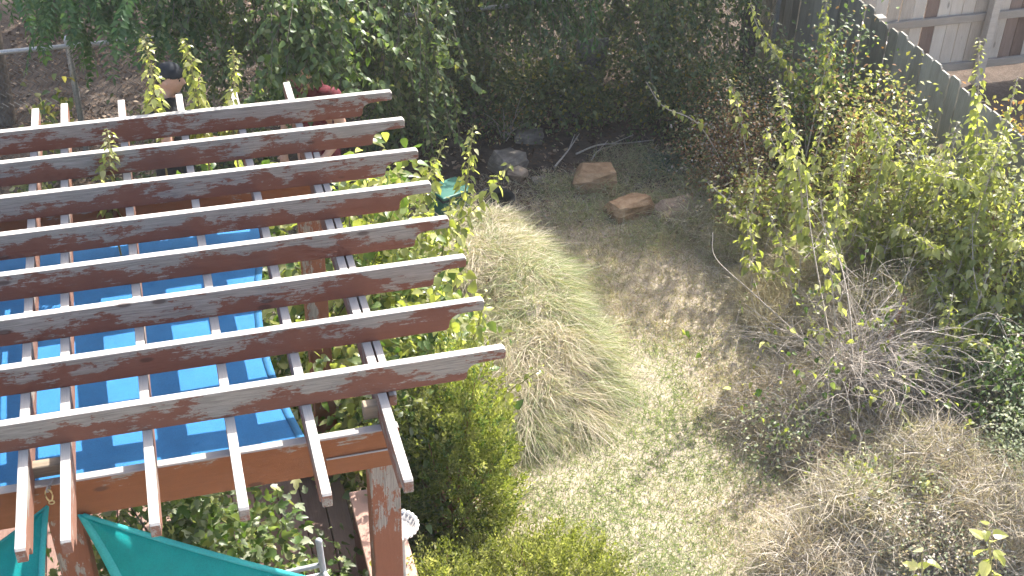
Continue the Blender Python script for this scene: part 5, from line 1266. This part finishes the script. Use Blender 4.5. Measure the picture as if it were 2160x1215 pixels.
def thicket():
    T3 = [M['thicket'], M['darkleaf'], M['elm'], M['yellow']]
    G_ = 'leafy undergrowth along the chain link fence'
    for lab, c, rx, ry, h, n, w, sd in (
        ('dense green undergrowth below the grey board', (4.45, 6.75), 0.75, 0.30, 0.62, 5000, (0.6, 0.1, 0.2, 0.1), 331),
        ('shaded undergrowth covering the fence above the layered rock', (3.45, 6.85), 0.65, 0.32, 0.95, 5200, (0.5, 0.25, 0.23, 0.02), 332),
        ('dark undergrowth in front of the deep shaded bough', (5.45, 6.5), 0.65, 0.4, 1.25, 6200, (0.45, 0.35, 0.12, 0.08), 333),
        ('undergrowth beside the drooping elm boughs', (2.75, 6.7), 0.45, 0.35, 0.7, 3000, (0.4, 0.3, 0.28, 0.02), 334),
        ('undergrowth between the dark trunk and the grey fence', (6.05, 5.75), 0.32, 0.5, 1.0, 3200, (0.4, 0.3, 0.25, 0.05), 335),
        ('dark growth beyond the fence above the layered rock', (3.7, 7.7), 0.8, 0.4, 1.5, 4200, (0.2, 0.6, 0.2, 0.0), 341),
        ('dark growth beyond the fence behind the grey board', (5.1, 7.75), 0.8, 0.4, 1.6, 4200, (0.2, 0.6, 0.2, 0.0), 342),
        ('leafy bush behind the man in the black cap', (0.95, 6.3), 0.7, 0.3, 0.95, 3600, (0.4, 0.35, 0.24, 0.01), 337)):
        shrub('undergrowth_bush', lab, 'undergrowth', c, rx, ry, h, n, 0.052, 'diamond', T3, w, sd, 14, 'bark', clump=0.11, top=0.35, rad=0.008, group=G_)
    shrub('young_vine', 'yellow green vine leaves climbing the chain link fence', 'vine', at(95, 150, Y=6.75)[:2], 0.18, 0.06, 1.0, 150, 0.075, 'broad', [M['privet'], M['yellow'], M['bushleaf']], None, 336, 8, 'greentwig', clump=0.07, rad=0.004, droop=1.0)
    shrub('young_vine', 'small bright vine low on the chain link fence by the frame edge', 'vine', at(25, 245, Y=6.4)[:2], 0.16, 0.1, 0.3, 110, 0.07, 'broad', [M['privet'], M['bushleaf']], None, 338, 6, 'greentwig', clump=0.05, rad=0.004, droop=0.8)
    shrub('twiggy_bush', 'thin twiggy bush behind the layered grey rock', 'shrub', at(1065, 290, Z=0)[:2], 0.4, 0.3, 0.75, 500, 0.035, 'diamond', [M['olive'], M['thicket'], M['dryleaf']], None, 339, 26, 'twig', clump=0.12, rad=0.005, top=0.4)
thicket()

# ------------------------------------------------------------------ the two people behind the pergola
def limb(bm, a, b, ra, rb, wide=(1.0, 1.0), n=16):
    """closed tapered capsule from a to b; wide = (front-back, sideways) stretch of the section"""
    a, b = V(*a), V(*b); ax = unit(b - a); L = np.linalg.norm(b - a)
    st = [(-ra * math.cos(t), ra * math.sin(t)) for t in np.linspace(0.12, math.pi / 2, 5)]
    st += [(L * f, ra + (rb - ra) * f) for f in (0.25, 0.5, 0.75)]
    st += [(L + rb * math.sin(t), rb * math.cos(t)) for t in np.linspace(0, math.pi / 2 - 0.12, 5)]
    ref = V(0, 1, 0) if abs(ax[1]) < 0.8 else V(1, 0, 0)
    u = unit(np.cross(ref, ax)); w = np.cross(ax, u); rings = []
    for o, r in st:
        c = a + ax * o
        rings.append([bm.verts.new(tuple(c + r * (wide[0] * math.cos(t) * u + wide[1] * math.sin(t) * w))) for t in np.arange(n) * 2 * math.pi / n])
    for r0, r1 in zip(rings[:-1], rings[1:]):
        for k in range(n): bm.faces.new((r0[k], r0[(k + 1) % n], r1[(k + 1) % n], r1[k]))
    bm.faces.new(rings[0][::-1]); bm.faces.new(rings[-1])
def head_mesh(cx, cz, turn=0.0):
    """face towards +x"""
    bm = bmesh.new(); bmesh.ops.create_uvsphere(bm, u_segments=40, v_segments=30, radius=1.0)
    def bump(d, c, s): c = unit(np.array(c, float)); return math.exp(-((1 - d @ c) / s))
    for v in bm.verts:
        d = unit(np.array(v.co)); x, y, z = d
        r = np.array([0.098, 0.077, 0.120])
        low = max(0.0, -z)
        p = d * r * (1, 1 - 0.28 * low ** 1.2, 1)
        p[0] += -0.012 * low if x < 0 else 0.004 * low
        k = 0.021 * bump(d, (1, 0, -0.16), 0.010) + 0.016 * bump(d, (1, 0, -0.02), 0.012)
        k += 0.008 * bump(d, (0.95, 0, 0.26), 0.05)
        for s in (-1, 1): k -= 0.009 * bump(d, (0.9, s * 0.34, 0.10), 0.018); k += 0.005 * bump(d, (0.75, s * 0.55, -0.15), 0.05); k += 0.016 * bump(d, (-0.05, s, -0.08), 0.012)
        k += 0.007 * bump(d, (1, 0, -0.47), 0.008) + 0.006 * bump(d, (0.98, 0, -0.60), 0.008) - 0.005 * bump(d, (1, 0, -0.535), 0.003)
        k += 0.020 * bump(d, (0.72, 0, -0.92), 0.035)
        v.co = Vector(p + d * k * (1, 0.9, 0.5) + (cx, 0, cz))
    me = bpy.data.meshes.new('head'); bm.to_mesh(me); bm.free(); return me
def largest_piece(me):
    bm = bmesh.new(); bm.from_mesh(me); left = set(bm.verts); best = []
    while left:
        st = [left.pop()]; comp = [st[0]]
        while st:
            v = st.pop()
            for e in v.link_edges:
                o = e.other_vert(v)
                if o in left: left.discard(o); st.append(o); comp.append(o)
        if len(comp) > len(best): best = comp
    keep = set(best); bmesh.ops.delete(bm, geom=[v for v in bm.verts if v not in keep], context='VERTS'); bm.to_mesh(me); bm.free(); me.update()
def person(label, loc, rz, joints, shirt, shirt_label, pants, sleeve=0.55, cap=True, nod=0.0):
    J = joints; bm = bmesh.new()
    limb(bm, J['pelvis'], J['spine'], 0.105, 0.098, (1.0, 1.45)); limb(bm, J['spine'], J['chest'], 0.098, 0.112, (1.0, 1.5))
    limb(bm, V(*J['shoulderL']) * (1, 0.75, 1) - (0, 0, 0.015), V(*J['shoulderR']) * (1, 0.75, 1) - (0, 0, 0.015), 0.068, 0.068)
    limb(bm, J['chest'], J['neck'], 0.108, 0.062, (1.0, 1.35)); limb(bm, J['neck'], J['skull'], 0.060, 0.058)
    for s, sy in (('L', 1), ('R', -1)):
        for a, b, ra, rb in (('shoulder', 'elbow', 0.056, 0.043), ('elbow', 'wrist', 0.045, 0.030), ('hip', 'knee', 0.092, 0.060), ('knee', 'ankle', 0.060, 0.042), ('ankle', 'toe', 0.042, 0.034)): limb(bm, J[a + s], J[b + s], ra, rb)
        limb(bm, J['wrist' + s], J['palm' + s], 0.028, 0.030)
        w, p = V(*J['wrist' + s]), V(*J['palm' + s]); d = unit(p - w); side = unit(np.cross(d, V(0, 0, 1))) * sy; dn = np.cross(d, side) * sy
        if dn[2] > 0: dn = -dn
        for k, (o, L) in enumerate(((-0.027, 0.060), (-0.009, 0.078), (0.009, 0.083), (0.027, 0.072), (0.036, 0.055))):
            b = p + side * o * (1 if k < 4 else 0); dirn = unit(d + side * o * 6) if k < 4 else d
            if k == 4: b = w + (p - w) * 0.6 - side * 0.022; dirn = unit(d * 0.6 - side * 0.7)
            pts = [b, b + dirn * L * 0.5, b + dirn * L * 0.85 + dn * 0.02, b + dirn * L * 1.0 + dn * 0.048]
            for q in range(3): limb(bm, pts[q], pts[q + 1], 0.0115 - 0.001 * q, 0.0105 - 0.001 * q, n=8)
    hm = head_mesh(0, 0)
    sk = V(*J['skull']); hc = sk + V(0.022, 0, 0.085)
    Mh = Matrix.Translation(hc) @ Matrix.Rotation(nod, 4, 'Y')
    hm.transform(Mh); bm.from_mesh(hm)
    bmesh.ops.recalc_face_normals(bm, faces=bm.faces[:])
    me = bpy.data.meshes.new('body'); bm.to_mesh(me); bm.free()
    tmp = bpy.data.objects.new('tmp', me); C.objects.link(tmp)
    rm = tmp.modifiers.new('r', 'REMESH'); rm.mode = 'VOXEL'; rm.voxel_size = 0.0085; rm.use_smooth_shade = True
    sm = tmp.modifiers.new('s', 'SMOOTH'); sm.factor = 0.5; sm.iterations = 3
    dg = bpy.context.evaluated_depsgraph_get(); bme = bpy.data.meshes.new_from_object(tmp.evaluated_get(dg)); bpy.data.objects.remove(tmp)
    largest_piece(bme)
    t = thing('person', label, 'person', loc, rz)
    bme.materials.clear(); bme.materials.append(M['skin']); b = link('body', bme, t); bme.name = 'body'
    n = len(bme.vertices); co = np.empty(n * 3, np.float32); bme.vertices.foreach_get('co', co); co = co.reshape(-1, 3)
    no = np.empty(n * 3, np.float32); bme.vertices.foreach_get('normal', no); no = no.reshape(-1, 3)
    def seg_t(a, b_):
        a, b_ = V(*J[a]), V(*J[b_]); ab = b_ - a; tt = ((co - a) @ ab) / (ab @ ab); dist = np.linalg.norm(co - a - np.clip(tt, 0, 1)[:, None] * ab, axis=1); return tt, dist
    def garment(name, mask, off, mat, lab=None):
        bm = bmesh.new(); bm.from_mesh(bme); bm.verts.ensure_lookup_table()
        bmesh.ops.delete(bm, geom=[bm.verts[i] for i in np.nonzero(~mask)[0]], context='VERTS')
        for v in bm.verts: v.co += v.normal * (off + 0.006 * math.sin(26 * v.co.z + 9 * v.co.x) * math.sin(17 * v.co.y + 5 * v.co.z))
        me_ = bpy.data.meshes.new(name); bm.to_mesh(me_); bm.free(); largest_piece(me_) if name in ('shirt', 'trousers', 'cap', 'hair') else None; me_.materials.clear(); me_.materials.append(M[mat])
        for p in me_.polygons: p.use_smooth = True
        o = link(name, me_, t); md = o.modifiers.new('cloth', 'SOLIDIFY'); md.thickness = 0.004; md.offset = 1
        if lab: o['label'] = lab
        return o
    arm = np.zeros(n, bool)
    upper = np.zeros(n, bool)
    for s in 'LR':
        t1, d1 = seg_t('shoulder' + s, 'elbow' + s); t2, d2 = seg_t('elbow' + s, 'wrist' + s)
        a2 = (d2 < 0.10) & (t2 > 0.02); a1 = (d1 < 0.11) & (t1 > sleeve) & (t1 <= 1.1)
        arm |= a1 | (a2 & (d2 < d1 + 0.02)); t3, d3 = seg_t('wrist' + s, 'palm' + s); arm |= (d3 < 0.14)
    ns, nd = V(*J['neck']), V(*J['pelvis'])
    axis = unit(ns - nd); hgt = (co - nd) @ axis
    neckh = (ns - nd) @ axis
    shirtm = (~arm) & (hgt < neckh + 0.02) & (hgt > -0.10) & (co[:, 2] > 0.70)
    garment('shirt', shirtm, 0.014, shirt, shirt_label)
    garment('trousers', (hgt < 0.02) & (co[:, 2] > 0.09) & ~arm, 0.010, pants)
    garment('shoes', co[:, 2] < 0.095, 0.008, 'blackplastic')
    hl = np.linalg.inv(np.array(Mh)); loc_h = np.concatenate([co, np.ones((n, 1))], 1) @ hl.T
    inhead = (loc_h[:, 2] > -0.13) & (np.linalg.norm(loc_h[:, :3], axis=1) < 0.16) & (hgt > neckh + 0.05)
    hairline = 0.035 - 0.10 * np.clip(-loc_h[:, 0] / 0.1, 0, 1)
    garment('hair', inhead & (loc_h[:, 2] > hairline) & (loc_h[:, 0] < 0.05) , 0.005, 'hair')
    if cap:
        o = garment('cap', inhead & (loc_h[:, 2] > 0.036 - 0.25 * np.clip(-loc_h[:, 0], 0, 0.1)), 0.014, 'capcloth')
        # bill turned to the back
        bm = bmesh.new(); rows = []
        for k, rr in enumerate((0.0, 0.5, 1.0)):
            rows.append([bm.verts.new(Mh @ Vector((-0.098 - 0.062 * rr * math.cos(a * 0.9), 0.066 * math.sin(a), 0.022 - 0.022 * rr - 0.012 * abs(math.sin(a))))) for a in np.linspace(-1.2, 1.2, 9)])
        for r0, r1 in zip(rows[:-1], rows[1:]):
            for k in range(8): bm.faces.new((r0[k], r0[k + 1], r1[k + 1], r1[k]))
        br = bm_obj('bill', bm, M['capcloth'], o, True); md = br.modifiers.new('s', 'SOLIDIFY'); md.thickness = 0.005
    for sy in (-1, 1):
        bm = bmesh.new(); bmesh.ops.create_uvsphere(bm, u_segments=10, v_segments=8, radius=0.0115, matrix=Mh @ Matrix.Translation((0.078, sy * 0.031, 0.013)))
        bm_obj('eye', bm, M['eyewhite'], t, True)
        pts = np.array([(Mh @ Vector(q))[:] for q in ((0.090, sy * 0.014, 0.032), (0.087, sy * 0.032, 0.036), (0.074, sy * 0.050, 0.031))])
        tube_obj('eyebrow', [(curve(pts, 4), 0.004)], M['hair'], t, 5)
    return t
def people():
    def stand(dx=0.0, arms=None):
        j = dict(pelvis=(0, 0, 0.93), spine=(0.01, 0, 1.12), chest=(0.0 + dx * 0.6, 0, 1.33), neck=(0.005 + dx, 0, 1.475), skull=(0.03 + dx * 1.3, 0, 1.535))
        for s, sy in (('L', 1), ('R', -1)):
            j['hip' + s] = (0, sy * 0.09, 0.88); j['knee' + s] = (0.03, sy * 0.10, 0.48); j['ankle' + s] = (0.0, sy * 0.11, 0.08); j['toe' + s] = (0.15, sy * 0.13, 0.04)
            j['shoulder' + s] = (dx * 0.9, sy * 0.18, 1.415)
            e, w, p = (arms or {}).get(s, ((-0.02, 0.25, 1.13), (0.03, 0.26, 0.90), (0.05, 0.26, 0.82)))
            j['elbow' + s] = (e[0], sy * e[1], e[2]); j['wrist' + s] = (w[0], sy * w[1], w[2]); j['palm' + s] = (p[0], sy * p[1], p[2])
        return j
    rz = YAW - 0.02
    h = at(352, 152, Y=5.2)
    A = {'L': ((0.06, 0.22, 1.14), (0.27, 0.13, 1.18), (0.35, 0.09, 1.20)), 'R': ((0.06, 0.24, 1.14), (0.26, 0.12, 1.12), (0.34, 0.07, 1.14))}
    person('person in black cap and black t-shirt seen in profile behind the rafters', (h[0] - 0.055, h[1], 0.0), rz, stand(0.015, A), 'blackcloth', None, 'denim', cap=True, nod=0.10)
    q = at(662, 200, Y=5.15)
    B = {'L': ((0.05, 0.27, 1.12), (0.22, 0.20, 0.98), (0.29, 0.17, 0.95)), 'R': ((0.02, 0.26, 1.13), (0.10, 0.25, 0.88), (0.13, 0.24, 0.80))}
    person('person in maroon t-shirt mostly hidden by drooping elm leaves', (q[0], q[1], 0.0), rz - 1.9, stand(0.03, B), 'maroon', None, 'denim', cap=False, nod=0.25)
people()

# ------------------------------------------------------------------ added haze volume, stands in for lens veil and lifts the shadows
def air():
    m, t, N, L = new_mat('lens_veil_haze')
    vol = N.new('ShaderNodeVolumePrincipled'); vol.inputs['Color'].default_value = (0.95, 0.96, 0.97, 1); vol.inputs['Density'].default_value = 0.0013; vol.inputs['Anisotropy'].default_value = 0.2
    o = N.new('ShaderNodeOutputMaterial'); L.new(vol.outputs[0], o.inputs['Volume'])
    m.cycles.homogeneous_volume = True; scene.cycles.volume_bounces = 0
    bm = bmesh.new(); add_box(bm, (-155, -155, -1.2), (155, 155, 8.2))
    h = bm_obj('haze', bm, m); h['kind'] = 'stuff'; h['label'] = 'thin haze volume added over the yard to lift the shadows like lens veil'
air()
